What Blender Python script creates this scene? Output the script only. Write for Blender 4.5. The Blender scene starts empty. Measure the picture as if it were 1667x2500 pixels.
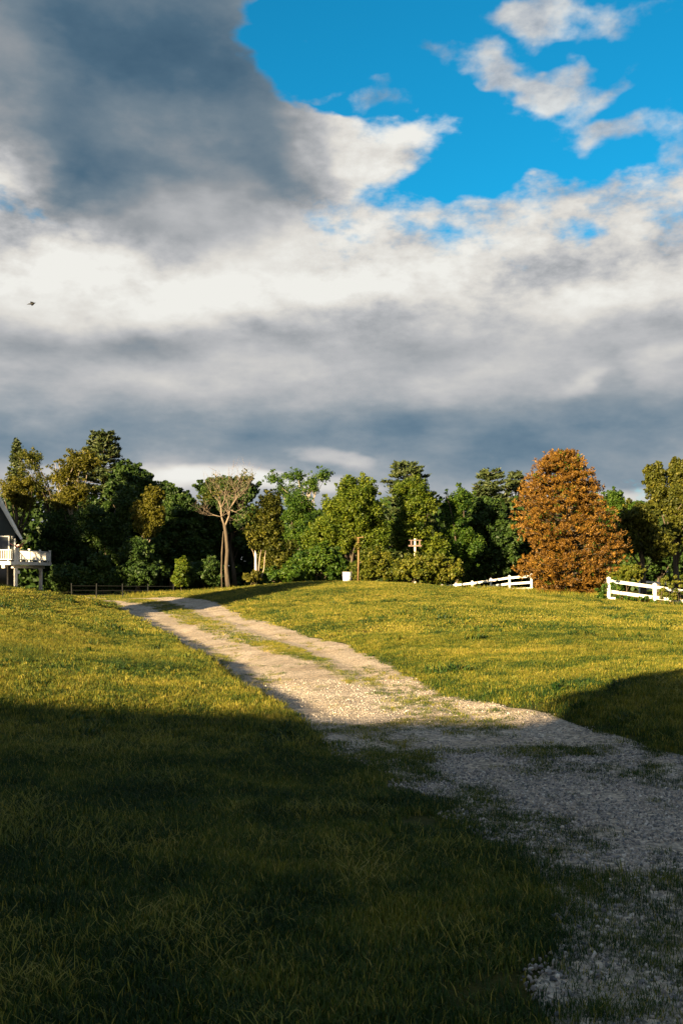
import bpy, bmesh, math, random, os
import numpy as np
from mathutils import Vector, Matrix

R = math.radians
rng = np.random.default_rng(7)
random.seed(7)
SC = bpy.context.scene
COL = SC.collection

# ------------------------------------------------------------------ camera
CAM_Z = 1.65
F = 2430.0                                   # focal length in photograph pixels (35 mm lens on a 24 x 36 negative)
cam_d = bpy.data.cameras.new('camera')
cam = bpy.data.objects.new('camera', cam_d); COL.objects.link(cam)
cam.location = (0, 0, CAM_Z); cam.rotation_euler = (R(90), 0, 0)
cam_d.sensor_fit = 'VERTICAL'; cam_d.sensor_height = 36.0; cam_d.lens = 35.0
cam_d.shift_y = 0.06
cam_d.clip_start = 0.05; cam_d.clip_end = 6000
SC.camera = cam

def at(px, py, d):
    """point at distance d along the view axis seen at photograph pixel (px, py)"""
    return ((px-833.5)/F*d, d, CAM_Z+(1400-py)/F*d)

# ------------------------------------------------------------------ exposure
vs = SC.view_settings
vs.view_transform = 'Standard'; vs.look = 'None'; vs.gamma = 1.0; vs.use_curve_mapping = False
EXPO = 2.35
vs.exposure = EXPO
try:
    SC.cycles.max_bounces = 4; SC.cycles.diffuse_bounces = 2; SC.cycles.glossy_bounces = 2; SC.cycles.transparent_max_bounces = 4
except Exception: pass

# ------------------------------------------------------------------ sun
SUN_AZ = 37.0            # light travels this many degrees to the right of straight ahead
SUN_EL = 15.0
sun_d = bpy.data.lights.new('sun', 'SUN'); sun_d.energy = 5.0; sun_d.angle = R(0.6); sun_d.color = (1.0, 0.745, 0.41)
sun = bpy.data.objects.new('sun', sun_d); COL.objects.link(sun)
ldir = Vector((math.sin(R(SUN_AZ))*math.cos(R(SUN_EL)), math.cos(R(SUN_AZ))*math.cos(R(SUN_EL)), -math.sin(R(SUN_EL))))
sun.rotation_euler = ldir.to_track_quat('-Z', 'Y').to_euler()
sun.location = (-30, -40, 30)

# ------------------------------------------------------------------ world: sky with broken cloud
W = bpy.data.worlds.new('World'); SC.world = W; W.use_nodes = True
nt = W.node_tree; nt.nodes.clear()
def sock(v, inp):
    if isinstance(v, (int, float)): inp.default_value = v
    elif isinstance(v, tuple): inp.default_value = v
    else: nt.links.new(v, inp)
def MA(op, a, b=None, c=None, clamp=False):
    n = nt.nodes.new('ShaderNodeMath'); n.operation = op; n.use_clamp = clamp
    sock(a, n.inputs[0])
    if b is not None: sock(b, n.inputs[1])
    if c is not None: sock(c, n.inputs[2])
    return n.outputs[0]
def VM(op, a, b=None):
    n = nt.nodes.new('ShaderNodeVectorMath'); n.operation = op
    sock(a, n.inputs[0])
    if b is not None: sock(b, n.inputs[1])
    return n.outputs[0]
def SS(x, lo, hi):
    n = nt.nodes.new('ShaderNodeMapRange'); n.interpolation_type = 'SMOOTHSTEP'
    sock(x, n.inputs[0]); sock(float(lo), n.inputs[1]); sock(float(hi), n.inputs[2]); n.inputs[3].default_value = 0; n.inputs[4].default_value = 1
    return n.outputs[0]
def NOI(vec, scale, detail=8, rough=0.55, dist=0.0):
    n = nt.nodes.new('ShaderNodeTexNoise'); n.noise_dimensions = '3D'
    nt.links.new(vec, n.inputs['Vector']); n.inputs['Scale'].default_value = scale
    n.inputs['Detail'].default_value = detail; n.inputs['Roughness'].default_value = rough; n.inputs['Distortion'].default_value = dist
    return n
def MIXC(f, a, b, mode='MIX'):
    n = nt.nodes.new('ShaderNodeMix'); n.data_type = 'RGBA'; n.blend_type = mode
    sock(f, n.inputs[0]); sock(a, n.inputs[6]); sock(b, n.inputs[7])
    return n.outputs[2]
def srgb(r, g, b, k=1.0):
    f = lambda c: ((c/255+0.055)/1.055)**2.4 if c/255 > 0.04045 else c/255/12.92
    return (f(r)*k, f(g)*k, f(b)*k, 1.0)

tc = nt.nodes.new('ShaderNodeTexCoord').outputs['Generated']
D = VM('NORMALIZE', tc)
sep = nt.nodes.new('ShaderNodeSeparateXYZ'); nt.links.new(D, sep.inputs[0])
dx, dy, dz = sep.outputs
AZ = MA('MULTIPLY', MA('ARCTAN2', dx, dy), 57.29578)
EL = MA('MULTIPLY', MA('ARCSINE', dz), 57.29578)
# billowing warp of the layout
stre = VM('MULTIPLY', D, (1.0, 1.0, 1.9))
wn = NOI(stre, 5.0, 3, 0.6)
wn2 = NOI(stre, 14.0, 3, 0.65)
def warp(base, idx, amp, amp2):
    s1 = nt.nodes.new('ShaderNodeSeparateXYZ'); nt.links.new(wn.outputs['Color'], s1.inputs[0])
    s2 = nt.nodes.new('ShaderNodeSeparateXYZ'); nt.links.new(wn2.outputs['Color'], s2.inputs[0])
    return MA('ADD', base, MA('ADD', MA('MULTIPLY', MA('SUBTRACT', s1.outputs[idx], 0.5), amp), MA('MULTIPLY', MA('SUBTRACT', s2.outputs[idx], 0.5), amp2)))
AZw = warp(AZ, 0, 7.0, 3.5)
ELw = warp(EL, 1, 3.6, 2.4)
def ang(px, py):
    u = (px-833.5)/F; v = (1400-py)/F
    return math.degrees(math.atan(u)), math.degrees(math.atan(v/math.sqrt(1+u*u)))
def blob(px, py, rx, ry, rot=0.0, soft=0.55, az=None, el=None):
    """soft ellipse in the sky, centre and radii given as photograph pixels, turned into azimuth and elevation"""
    a0, e0 = ang(px, py); k = 57.29578/F
    az = AZw if az is None else az; el = ELw if el is None else el
    du = MA('SUBTRACT', az, a0); dv = MA('SUBTRACT', el, e0)
    c, s = math.cos(R(rot)), math.sin(R(rot))
    p = MA('MULTIPLY', MA('ADD', MA('MULTIPLY', du, c), MA('MULTIPLY', dv, s)), 1/(rx*k))
    q = MA('MULTIPLY', MA('ADD', MA('MULTIPLY', du, -s), MA('MULTIPLY', dv, c)), 1/(ry*k))
    d2 = MA('SQRT', MA('ADD', MA('MULTIPLY', p, p), MA('MULTIPLY', q, q)))
    return SS(d2, 1+soft, 1-soft)
def SUM(terms, base):
    acc = base
    for w, t in terms: acc = MA('MULTIPLY_ADD', t, w, acc)
    return acc
n_big = NOI(stre, 6.0, 7, 0.60, 0.0).outputs[0]
off = VM('ADD', stre, (0.030, 0.0, -0.050))
n_off = NOI(off, 6.0, 7, 0.60, 0.0).outputs[0]
n_fine = NOI(stre, 22.0, 4, 0.6, 0.0).outputs[0]
fl = VM('MULTIPLY', D, (1.0, 1.0, 3.2))
n_str = NOI(fl, 5.5, 5, 0.55, 0.0).outputs[0]
n_str2 = NOI(VM('ADD', fl, (0.02, 0.0, -0.10)), 5.5, 5, 0.55, 0.0).outputs[0]

ELs = MA('MULTIPLY_ADD', MA('SUBTRACT', ELw, EL), 0.35, EL)
dark_nw = blob(330, 170, 540, 330, -36, 0.26)
cover = SUM([
    (-1.10, blob(1290, 150, 560, 225, -7, 0.28)),
    (-0.85, blob(880, 80, 250, 190, 10, 0.35)),
    (-0.40, blob(1010, 420, 170, 60, -10, 0.5)),
    (-0.25, blob(1180, 410, 180, 36, 0, 0.5)),
    (-0.20, blob(1415, 560, 70, 34, 10, 0.6)),
    (-0.16, blob(830, 545, 70, 22, 0, 0.6)),
    (1.00, blob(900, 350, 220, 66, 4, 0.55)),
    (0.60, dark_nw),
], MA('MULTIPLY_ADD', SS(EL, 19.5, 15.0), 0.5, 0.42))
cover = MA('MULTIPLY_ADD', SS(EL, 34.0, 52.0), -0.50, cover)      # cloud thinned overhead, out of view, to dim the ambient light in shade
cover = MA('ADD', cover, MA('MULTIPLY', MA('SUBTRACT', n_big, 0.5), 1.9))
cover = MA('ADD', cover, MA('MULTIPLY', MA('SUBTRACT', n_fine, 0.5), 1.35))
alpha = SS(cover, -0.16, 0.46)
# small torn cumulus in the clear part
n_mid = NOI(VM('MULTIPLY', D, (1.0, 1.0, 1.5)), 13.0, 5, 0.62).outputs[0]
wisp = SUM([
    (0.36, blob(1130, 135, 90, 36, -20, 0.7)), (0.30, blob(1230, 180, 90, 34, -24, 0.8)), (0.24, blob(1310, 215, 60, 26, -20, 0.8)),
    (0.34, blob(1370, 36, 160, 38, -4, 0.6)), (0.24, blob(1220, 55, 60, 34, 0, 0.9)), (0.24, blob(1290, 105, 50, 24, 0, 0.9)), (0.30, blob(1385, 185, 55, 32, 0, 0.8)),
    (0.26, blob(1350, 252, 80, 22, 10, 0.8)), (0.26, blob(1470, 228, 80, 20, 28, 0.8)), (0.30, blob(1470, 325, 90, 24, 0, 0.8)), (0.26, blob(1420, 365, 40, 16, 0, 0.9)), (0.20, blob(1555, 282, 50, 18, 0, 0.9)),
    (0.28, blob(960, 250, 90, 34, 8, 0.8)), (0.26, blob(810, 248, 60, 16, 10, 0.8)), (0.22, blob(960, 190, 34, 16, 0, 0.9)), (0.24, blob(1650, 330, 40, 60, 0, 0.8)), (0.20, blob(1130, 315, 60, 14, 4, 0.8)),
    (0.16, blob(1425, 140, 40, 26, 0, 0.9)),
], n_mid)
alpha = MA('MAXIMUM', alpha, MA('MULTIPLY', SS(wisp, 0.63, 0.98), 0.86))

bright = SUM([
    (-0.46, dark_nw),
    (-0.16, blob(110, 440, 280, 160, -10, 0.5)),
    (-0.12, blob(420, 160, 230, 100, -15, 0.7)),
    (0.24, blob(10, 240, 120, 170, 0, 0.8)),
    (0.10, blob(300, 320, 240, 60, 10, 0.8)),
    (0.26, blob(460, 640, 340, 130, 5, 0.6)),
    (0.16, blob(90, 690, 280, 110, 0, 0.6)),
    (0.18, blob(900, 650, 340, 120, 0, 0.7)),
    (0.20, blob(330, 500, 170, 70, 0, 0.7)),
    (0.12, blob(560, 430, 120, 70, -30, 0.6)),
    (0.06, blob(1400, 620, 360, 140, 0, 0.7)),
    (0.04, blob(1200, 90, 420, 260, 0, 0.6)),
    (0.14, blob(900, 330, 200, 70, 0, 0.6)),
], MA('MULTIPLY_ADD', SS(MA('ADD', MA('MULTIPLY', EL, 0.5), MA('MULTIPLY', ELw, 0.5)), 12.2, 15.6), 0.12, 0.62))
bright = SUM([
    (-0.17, blob(760, 1075, 1500, 80, 0, 0.6, el=ELs)),
    (-0.07, blob(1500, 1090, 420, 110, 0, 0.7, el=ELs)),
    (-0.08, blob(420, 830, 420, 36, 5, 0.7, el=ELs)),
    (0.34, blob(560, 1172, 330, 19, -2, 0.6, el=ELs)),
    (0.22, blob(820, 1122, 80, 16, -12, 0.7, el=ELs)),
    (0.26, blob(1470, 1208, 280, 16, 0, 0.6, el=ELs)),
    (0.16, blob(1430, 930, 60, 16, 20, 0.8, el=ELs)),
    (0.16, blob(1640, 880, 50, 40, 20, 0.8, el=ELs)),
    (0.08, blob(640, 870, 300, 50, 5, 0.8, el=ELs)),
    (0.06, blob(750, 1010, 300, 26, 5, 0.8, el=ELs)),
], bright)
hi = SS(EL, 12.0, 17.0)
rel = MA('MULTIPLY', MA('SUBTRACT', n_big, n_off), 1.7)
rels = MA('MULTIPLY', MA('SUBTRACT', n_str, n_str2), 0.22)
calm = MA('SUBTRACT', 1.0, MA('MULTIPLY', dark_nw, 0.78))
bright = MA('ADD', bright, MA('MULTIPLY', MA('MULTIPLY', rel, calm), MA('MULTIPLY_ADD', hi, 0.78, 0.22)))
bright = MA('ADD', bright, MA('MULTIPLY', rels, MA('MULTIPLY_ADD', hi, -0.7, 1.0)))
bright = MA('ADD', bright, MA('MULTIPLY', MA('SUBTRACT', n_str, 0.5), MA('MULTIPLY_ADD', hi, -0.10, 0.22)))
bright = MA('ADD', bright, MA('MULTIPLY', MA('MULTIPLY', MA('SUBTRACT', n_fine, 0.5), 0.32), MA('MULTIPLY', calm, MA('MULTIPLY_ADD', hi, 0.7, 0.3))))
# thin edges let the blue through and look brighter
ramp = nt.nodes.new('ShaderNodeValToRGB'); nt.links.new(bright, ramp.inputs[0])
cr = ramp.color_ramp
stops = [(0.0, (46, 80, 106)), (0.20, (78, 106, 127)), (0.36, (114, 131, 144)), (0.50, (150, 155, 160)), (0.66, (188, 189, 191)), (0.82, (221, 218, 212)), (1.0, (240, 239, 233))]
while len(cr.elements) < len(stops): cr.elements.new(0.5)
for e, (p, c) in zip(cr.elements, stops):
    e.position = p; e.color = srgb(*c)
WS = 0.10
K = 1.0/(2**EXPO)/WS
lowtint = MIXC(MA('MULTIPLY', SS(EL, 13.5, 8.0), SS(bright, 0.66, 0.46)), ramp.outputs[0], MIXC(1.0, ramp.outputs[0], (0.87, 0.99, 1.07, 1.0), 'MULTIPLY'))   # the far cloud base is bluer
cloud = VM('SCALE', lowtint); cloud.node.inputs['Scale'].default_value = K
sky = nt.nodes.new('ShaderNodeTexSky'); sky.sky_type = 'NISHITA'; sky.sun_disc = False
sky.sun_elevation = R(SUN_EL); sky.sun_rotation = R(180+SUN_AZ)
sky.air_density = 1.0; sky.dust_density = 0.3; sky.ozone_density = 2.5
blue = MIXC(1.0, sky.outputs[0], (0.02, 0.300, 0.350, 1.0), 'MULTIPLY')
final = MIXC(alpha, blue, cloud)
bg = nt.nodes.new('ShaderNodeBackground'); nt.links.new(final, bg.inputs['Color']); bg.inputs['Strength'].default_value = WS
wo = nt.nodes.new('ShaderNodeOutputWorld'); nt.links.new(bg.outputs[0], wo.inputs['Surface'])
W.cycles.sampling_method = 'MANUAL'; W.cycles.sample_map_resolution = 512
#SKYEND

# ================================================================== helpers
def link(o, parent=None):
    COL.objects.link(o)
    if parent is not None: o.parent = parent
    return o
def empty(name, loc=(0, 0, 0), rz=0.0):
    o = bpy.data.objects.new(name, None); o.empty_display_size = 0.2
    o.location = loc; o.rotation_euler = (0, 0, rz); return link(o)
def tag(o, label=None, cat=None, group=None, kind=None):
    if label: o['label'] = label
    if cat: o['category'] = cat
    if group: o['group'] = group
    if kind: o['kind'] = kind
    return o
def mesh_np(name, V, Fc, mat=None, parent=None, tint=None, smooth=False, origin=None):
    """mesh object from numpy arrays: V (n,3), Fc (m,k); tint is one number per face"""
    V = np.asarray(V, dtype=np.float32); Fc = np.asarray(Fc, dtype=np.int32)
    if origin is not None: V = V-np.asarray(origin, dtype=np.float32)
    me = bpy.data.meshes.new(name); m, k = Fc.shape
    me.vertices.add(len(V)); me.vertices.foreach_set('co', V.ravel())
    me.loops.add(m*k); me.loops.foreach_set('vertex_index', Fc.ravel())
    me.polygons.add(m); me.polygons.foreach_set('loop_start', np.arange(0, m*k, k, dtype=np.int32))
    if smooth: me.polygons.foreach_set('use_smooth', np.ones(m, dtype=bool))
    me.update(calc_edges=True)
    if tint is not None:
        a = me.attributes.new('tint', 'FLOAT', 'FACE'); a.data.foreach_set('value', np.asarray(tint, dtype=np.float32))
    if mat: me.materials.append(mat)
    o = bpy.data.objects.new(name, me); return link(o, parent)
class MB:
    """collects boxes, bars, tubes and polygons, then links them as one mesh object"""
    def __init__(s): s.bm = bmesh.new()
    def box(s, c, size, rot=None):
        M = Matrix.Translation(c) @ (rot.to_4x4() if rot is not None else Matrix.Identity(4)) @ Matrix.Diagonal((size[0], size[1], size[2], 1))
        bmesh.ops.create_cube(s.bm, size=1.0, matrix=M); return s
    def bar(s, a, b, w, h):
        a, b = Vector(a), Vector(b); d = b-a
        q = d.to_track_quat('Y', 'Z').to_matrix()
        return s.box((a+b)/2, (w, d.length, h), q)
    def tube(s, pts, radii, seg=8, cap=True):
        pts = [Vector(p) for p in pts]; rings = []
        for i, p in enumerate(pts):
            t = (pts[min(i+1, len(pts)-1)]-pts[max(i-1, 0)]).normalized()
            q = t.to_track_quat('Z', 'Y').to_matrix()
            rings.append([s.bm.verts.new(p+q @ Vector((radii[i]*math.cos(2*math.pi*k/seg), radii[i]*math.sin(2*math.pi*k/seg), 0))) for k in range(seg)])
        for a, b in zip(rings, rings[1:]):
            for k in range(seg): s.bm.faces.new((a[k], a[(k+1) % seg], b[(k+1) % seg], b[k]))
        if cap:
            s.bm.faces.new(rings[0][::-1]); s.bm.faces.new(rings[-1])
        return s
    def poly(s, pts, thick=None):
        vs_ = [s.bm.verts.new(p) for p in pts]; f = s.bm.faces.new(vs_)
        if thick is not None:
            r = bmesh.ops.extrude_face_region(s.bm, geom=[f])
            bmesh.ops.translate(s.bm, verts=[v for v in r['geom'] if isinstance(v, bmesh.types.BMVert)], vec=thick)
        return s
    def bevel(s, w):
        bmesh.ops.bevel(s.bm, geom=s.bm.edges[:], offset=w, segments=1, affect='EDGES'); return s
    def build(s, name, mat, parent=None, smooth=False):
        bmesh.ops.recalc_face_normals(s.bm, faces=s.bm.faces[:])
        me = bpy.data.meshes.new(name); s.bm.to_mesh(me); s.bm.free()
        if smooth:
            for p in me.polygons: p.use_smooth = True
        me.materials.append(mat)
        return link(bpy.data.objects.new(name, me), parent)

# ------------------------------------------------------------------ materials
def new_mat(name):
    m = bpy.data.materials.new(name); m.use_nodes = True
    t = m.node_tree; b = t.nodes['Principled BSDF']; return m, t, b
def nnode(t, kind, **kw):
    n = t.nodes.new(kind)
    for k, v in kw.items(): setattr(n, k, v)
    return n
def ramp_node(t, fac, stops):
    n = t.nodes.new('ShaderNodeValToRGB'); t.links.new(fac, n.inputs[0])
    while len(n.color_ramp.elements) < len(stops): n.color_ramp.elements.new(0.5)
    for e, (p, c) in zip(n.color_ramp.elements, stops): e.position = p; e.color = (*c, 1)
    return n.outputs[0]
def noise_node(t, scale, detail=4, rough=0.55, world=True, vec=None, dist=0.0):
    n = t.nodes.new('ShaderNodeTexNoise'); n.inputs['Scale'].default_value = scale; n.inputs['Detail'].default_value = detail
    n.inputs['Roughness'].default_value = rough; n.inputs['Distortion'].default_value = dist
    if vec is None:
        g = t.nodes.new('ShaderNodeNewGeometry'); vec = g.outputs['Position']
    t.links.new(vec, n.inputs['Vector']); return n.outputs[0]
def mixc(t, f, a, b, mode='MIX'):
    n = t.nodes.new('ShaderNodeMix'); n.data_type = 'RGBA'; n.blend_type = mode
    for v, i in ((f, 0), (a, 6), (b, 7)):
        if isinstance(v, (int, float)): n.inputs[i].default_value = v
        elif isinstance(v, tuple): n.inputs[i].default_value = (*v[:3], 1)
        else: t.links.new(v, n.inputs[i])
    return n.outputs[2]
def mth(t, op, a, b=None):
    n = t.nodes.new('ShaderNodeMath'); n.operation = op
    for v, i in ((a, 0), (b, 1)):
        if v is None: continue
        if isinstance(v, (int, float)): n.inputs[i].default_value = v
        else: t.links.new(v, n.inputs[i])
    return n.outputs[0]
def mapr(t, v, a, b, c=0.0, d=1.0):
    n = t.nodes.new('ShaderNodeMapRange'); n.interpolation_type = 'SMOOTHSTEP'; t.links.new(v, n.inputs[0])
    for i, x in enumerate((a, b, c, d)): n.inputs[i+1].default_value = x
    return n.outputs[0]
def bumpn(t, b, h, strength, dist):
    n = t.nodes.new('ShaderNodeBump'); n.inputs['Strength'].default_value = strength; n.inputs['Distance'].default_value = dist
    t.links.new(h, n.inputs['Height']); t.links.new(n.outputs[0], b.inputs['Normal'])
def simple_mat(name, c1, c2, scale=6.0, rough=0.7, bump=0.0, stretch=None):
    m, t, b = new_mat(name)
    vec = None
    if stretch:
        g = t.nodes.new('ShaderNodeTexCoord'); mp = t.nodes.new('ShaderNodeMapping'); mp.inputs['Scale'].default_value = stretch
        t.links.new(g.outputs['Object'], mp.inputs[0]); vec = mp.outputs[0]
    n = noise_node(t, scale, 6, 0.6, vec=vec)
    t.links.new(ramp_node(t, n, [(0.3, c1), (0.7, c2)]), b.inputs['Base Color'])
    b.inputs['Roughness'].default_value = rough; b.inputs['Specular IOR Level'].default_value = 0.3
    if bump: bumpn(t, b, n, bump, 0.02)
    return m
def leaf_mat(name, dark, mid, light, trans=0.42, gloss=0.25):
    """leaf colour differs from leaf to leaf (tint) and from bough to bough (noise)"""
    m, t, b = new_mat(name)
    at_ = nnode(t, 'ShaderNodeAttribute', attribute_name='tint')
    n = noise_node(t, 0.55, 3)
    f = mth(t, 'ADD', mth(t, 'MULTIPLY', at_.outputs['Fac'], 0.62), mth(t, 'MULTIPLY', n, 0.38))
    c = ramp_node(t, f, [(0.22, dark), (0.5, mid), (0.8, light)])
    b.inputs['Roughness'].default_value = 0.55; b.inputs['Specular IOR Level'].default_value = gloss
    t.links.new(c, b.inputs['Base Color'])
    tr = nnode(t, 'ShaderNodeBsdfTranslucent'); t.links.new(mixc(t, 1.0, c, (1.0, 1.15, 0.45), 'MULTIPLY'), tr.inputs[0])
    mx = nnode(t, 'ShaderNodeMixShader'); mx.inputs[0].default_value = trans
    t.links.new(b.outputs[0], mx.inputs[1]); t.links.new(tr.outputs[0], mx.inputs[2])
    t.links.new(mx.outputs[0], t.nodes['Material Output'].inputs[0]); return m

MT = {}
MT['white'] = simple_mat('white_paint', (0.52, 0.50, 0.46), (0.78, 0.77, 0.74), 3.0, 0.5)
MT['white_worn'] = simple_mat('weathered_white_paint', (0.60, 0.58, 0.53), (0.82, 0.80, 0.76), 3.5, 0.6, 0.2)
MT['bark'] = simple_mat('bark', (0.035, 0.028, 0.020), (0.11, 0.085, 0.060), 3.0, 0.9, 0.6, (6, 6, 1.0))
MT['bark_pale'] = simple_mat('pale_bark', (0.20, 0.165, 0.125), (0.38, 0.32, 0.25), 2.5, 0.9, 0.5, (6, 6, 1.0))
MT['dead_wood'] = simple_mat('dead_wood', (0.18, 0.13, 0.09), (0.38, 0.30, 0.22), 2.5, 0.9, 0.5, (6, 6, 1.0))
MT['dead_branch'] = simple_mat('grey_dead_branch', (0.11, 0.085, 0.06), (0.22, 0.175, 0.13), 2.5, 0.9, 0.5, (6, 6, 1.0))
MT['bleached'] = simple_mat('bleached_wood', (0.40, 0.35, 0.28), (0.62, 0.56, 0.47), 3.0, 0.85, 0.4, (6, 6, 1.0))
MT['pole'] = simple_mat('brown_pole_wood', (0.13, 0.075, 0.035), (0.25, 0.15, 0.075), 3.0, 0.85, 0.4, (8, 8, 1.0))
MT['plank'] = simple_mat('reddish_board', (0.13, 0.085, 0.070), (0.22, 0.15, 0.125), 4.0, 0.8, 0.3)
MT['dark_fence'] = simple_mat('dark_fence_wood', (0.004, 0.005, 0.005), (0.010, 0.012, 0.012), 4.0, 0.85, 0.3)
MT['siding'] = simple_mat('dark_siding', (0.020, 0.028, 0.030), (0.034, 0.044, 0.046), 1.2, 0.75)
MT['roof'] = simple_mat('dark_shingle', (0.035, 0.036, 0.038), (0.075, 0.075, 0.078), 9.0, 0.9, 0.4)
MT['trim'] = simple_mat('grey_white_trim', (0.55, 0.57, 0.57), (0.66, 0.68, 0.68), 4.0, 0.6)
MT['barn'] = simple_mat('barn_board', (0.10, 0.085, 0.07), (0.18, 0.15, 0.12), 2.0, 0.85, 0.3)
MT['bird'] = simple_mat('black_feather', (0.002, 0.002, 0.002), (0.005, 0.005, 0.005), 20.0, 0.6)
MT['gold'] = simple_mat('yellow_brass', (0.50, 0.40, 0.12), (0.62, 0.50, 0.18), 10.0, 0.4)
MT['barrel'] = simple_mat('white_plastic', (0.70, 0.69, 0.66), (0.80, 0.79, 0.76), 3.0, 0.45)
m, t, b = new_mat('window_glass'); b.inputs['Base Color'].default_value = (0.02, 0.025, 0.03, 1); b.inputs['Roughness'].default_value = 0.05; MT['glass'] = m
# flag cloth: red and white bands across the cloth
m, t, b = new_mat('flag_cloth')
uv = nnode(t, 'ShaderNodeAttribute', attribute_name='tint')
t.links.new(ramp_node(t, uv.outputs['Fac'], [(0.45, (0.42, 0.025, 0.035)), (0.55, (0.70, 0.66, 0.62))]), b.inputs['Base Color'])
b.inputs['Roughness'].default_value = 0.8; MT['flag'] = m

MT['leaf_maple'] = leaf_mat('maple_leaf', (0.020, 0.048, 0.004), (0.074, 0.112, 0.008), (0.150, 0.176, 0.014))
MT['leaf_green'] = leaf_mat('green_leaf', (0.015, 0.046, 0.006), (0.046, 0.096, 0.009), (0.100, 0.150, 0.014))
MT['leaf_dark'] = leaf_mat('dark_leaf', (0.012, 0.030, 0.006), (0.026, 0.055, 0.009), (0.050, 0.082, 0.012), 0.25)  # also put on green trees in shade: part of their shade is this colour
MT['leaf_olive'] = leaf_mat('olive_leaf', (0.026, 0.036, 0.004), (0.068, 0.078, 0.009), (0.140, 0.132, 0.016))
MT['leaf_gold'] = leaf_mat('golden_leaf', (0.044, 0.047, 0.005), (0.090, 0.088, 0.008), (0.145, 0.130, 0.014))
MT['leaf_pine'] = leaf_mat('pine_needle', (0.016, 0.030, 0.010), (0.038, 0.056, 0.015), (0.075, 0.086, 0.022), 0.12)
MT['leaf_rust'] = leaf_mat('rust_needle', (0.052, 0.024, 0.005), (0.135, 0.068, 0.010), (0.255, 0.138, 0.018), 0.22)
MT['leaf_vine'] = leaf_mat('vine_leaf', (0.032, 0.054, 0.005), (0.090, 0.108, 0.010), (0.180, 0.172, 0.022))

# ================================================================== terrain
def gz(px, py, d): return CAM_Z-(py-1400)/F*d
ctrl = []
def cp(px, py, d): ctrl.append(((px-833.5)/F*d, d, gz(px, py, d)))
def cw(x, y, z): ctrl.append((x, y, z))
for y in (-30, -12, 0, 5):
    for x in (-30, -12, 0, 4, 12, 30): cw(x, y, 0.0)
for x, y in ((0.4, 8.5), (3.0, 9.0), (0.6, 12), (-0.6, 17), (-1.8, 24), (-4.2, 33), (-7.4, 45)): cw(x, y, 0.0)
cw(-11.5, 57, 0.12)
cp(20, 1720, 11.0); cp(20, 1600, 15); cp(20, 1500, 24); cp(15, 1431, 38); cp(120, 1446, 40); cp(200, 1467, 44); cp(250, 1483, 48)
cp(100, 1500, 25); cp(200, 1600, 15); cp(400, 1700, 11.8); cp(330, 1524, 31); cp(380, 1556, 25.5); cp(430, 1587, 20.6); cp(540, 1656, 14.4); cp(270, 1494, 38)
cw(-20, 30, 1.4); cw(-22, 12, 0.6); cw(-17, 48, 0.70); cw(-16, 60, 0.0); cw(-18, 69, -0.05); cw(-24, 72, 0.1); cw(-26, 84, 0.30); cw(-34, 60, 0.8); cw(-40, 30, 1.6); cw(-10, 66, 0.25)
cp(1400, 1600, 17); cp(1600, 1550, 22); cp(1200, 1550, 22); cp(900, 1500, 32); cp(1200, 1480, 36); cp(1500, 1500, 36)
cp(700, 1460, 46); cp(900, 1436, 50); cp(880, 1419, 58); cp(1000, 1425, 58); cp(1200, 1443, 57); cp(1245, 1449, 57); cp(1290, 1455, 57); cp(1484, 1463, 52); cp(1660, 1482, 50)
cp(1350, 1456, 55); cp(700, 1423, 60); cp(600, 1432, 60); cp(480, 1446, 61); cp(1667, 1640, 12.0); cp(1300, 1665, 14)
cw(1, 74, 0.25); cw(12.5, 66, 0.30); cw(9.5, 72, -0.15); cw(6.5, 77, -0.35); cw(20, 70, -0.2); cw(34, 55, -0.3); cw(30, 25, 0.3)
for x in (-60, -30, -10, 10, 30, 60): cw(x, 95, 0.0); cw(x, 140, 0.0)
for y in (-30, 20, 60): cw(-70, y, 0.8); cw(70, y, 0.0)
CT = np.array(ctrl)
def tps(r2): return 0.5*r2*np.log(r2+1e-9)
def fit():
    zc = CT[:, 2]-proud(CT[:, 0], CT[:, 1])-0.03*(CT[:, 1] > 8)
    P = CT[:, :2]/30.0; n = len(P)
    d2 = ((P[:, None]-P[None])**2).sum(-1)
    A = np.zeros((n+3, n+3)); A[:n, :n] = tps(d2)+np.eye(n)*0.004
    A[:n, n] = 1; A[:n, n+1:] = P; A[n, :n] = 1; A[n+1:, :n] = P.T
    return P, np.linalg.solve(A, np.concatenate([zc, np.zeros(3)]))
# road edges across the ground: Y, X left, X right
RE = np.array([(-40, 14.0, 26.0), (-20, 7.0, 15), (-8, 3.0, 9.0), (0, 1.1, 6.2), (4, 0.72, 4.7), (5, 0.95, 4.35), (5.6, 1.0, 4.15), (6.2, 0.90, 3.95), (7.7, 0.40, 3.5), (9.2, -0.10, 3.05),
               (10.0, -0.22, 2.75), (11.1, -0.42, 2.3), (12.4, -0.80, 1.86), (13.8, -1.25, 1.48), (16.7, -2.0, 1.08), (18.4, -2.35, 0.86), (24, -3.95, 0.0), (31, -5.95, -1.75), (40, -8.8, -3.9), (50, -12.1, -6.1), (58, -15.2, -9.4), (66, -18.5, -13.5), (80, -30, -25)])
def xl(y): return np.interp(y, RE[:, 0], RE[:, 1])
def xr(y): return np.interp(y, RE[:, 0], RE[:, 2])
def sstep(x, a, b):
    t_ = np.clip((x-a)/(b-a), 0, 1); return t_*t_*(3-2*t_)
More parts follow.
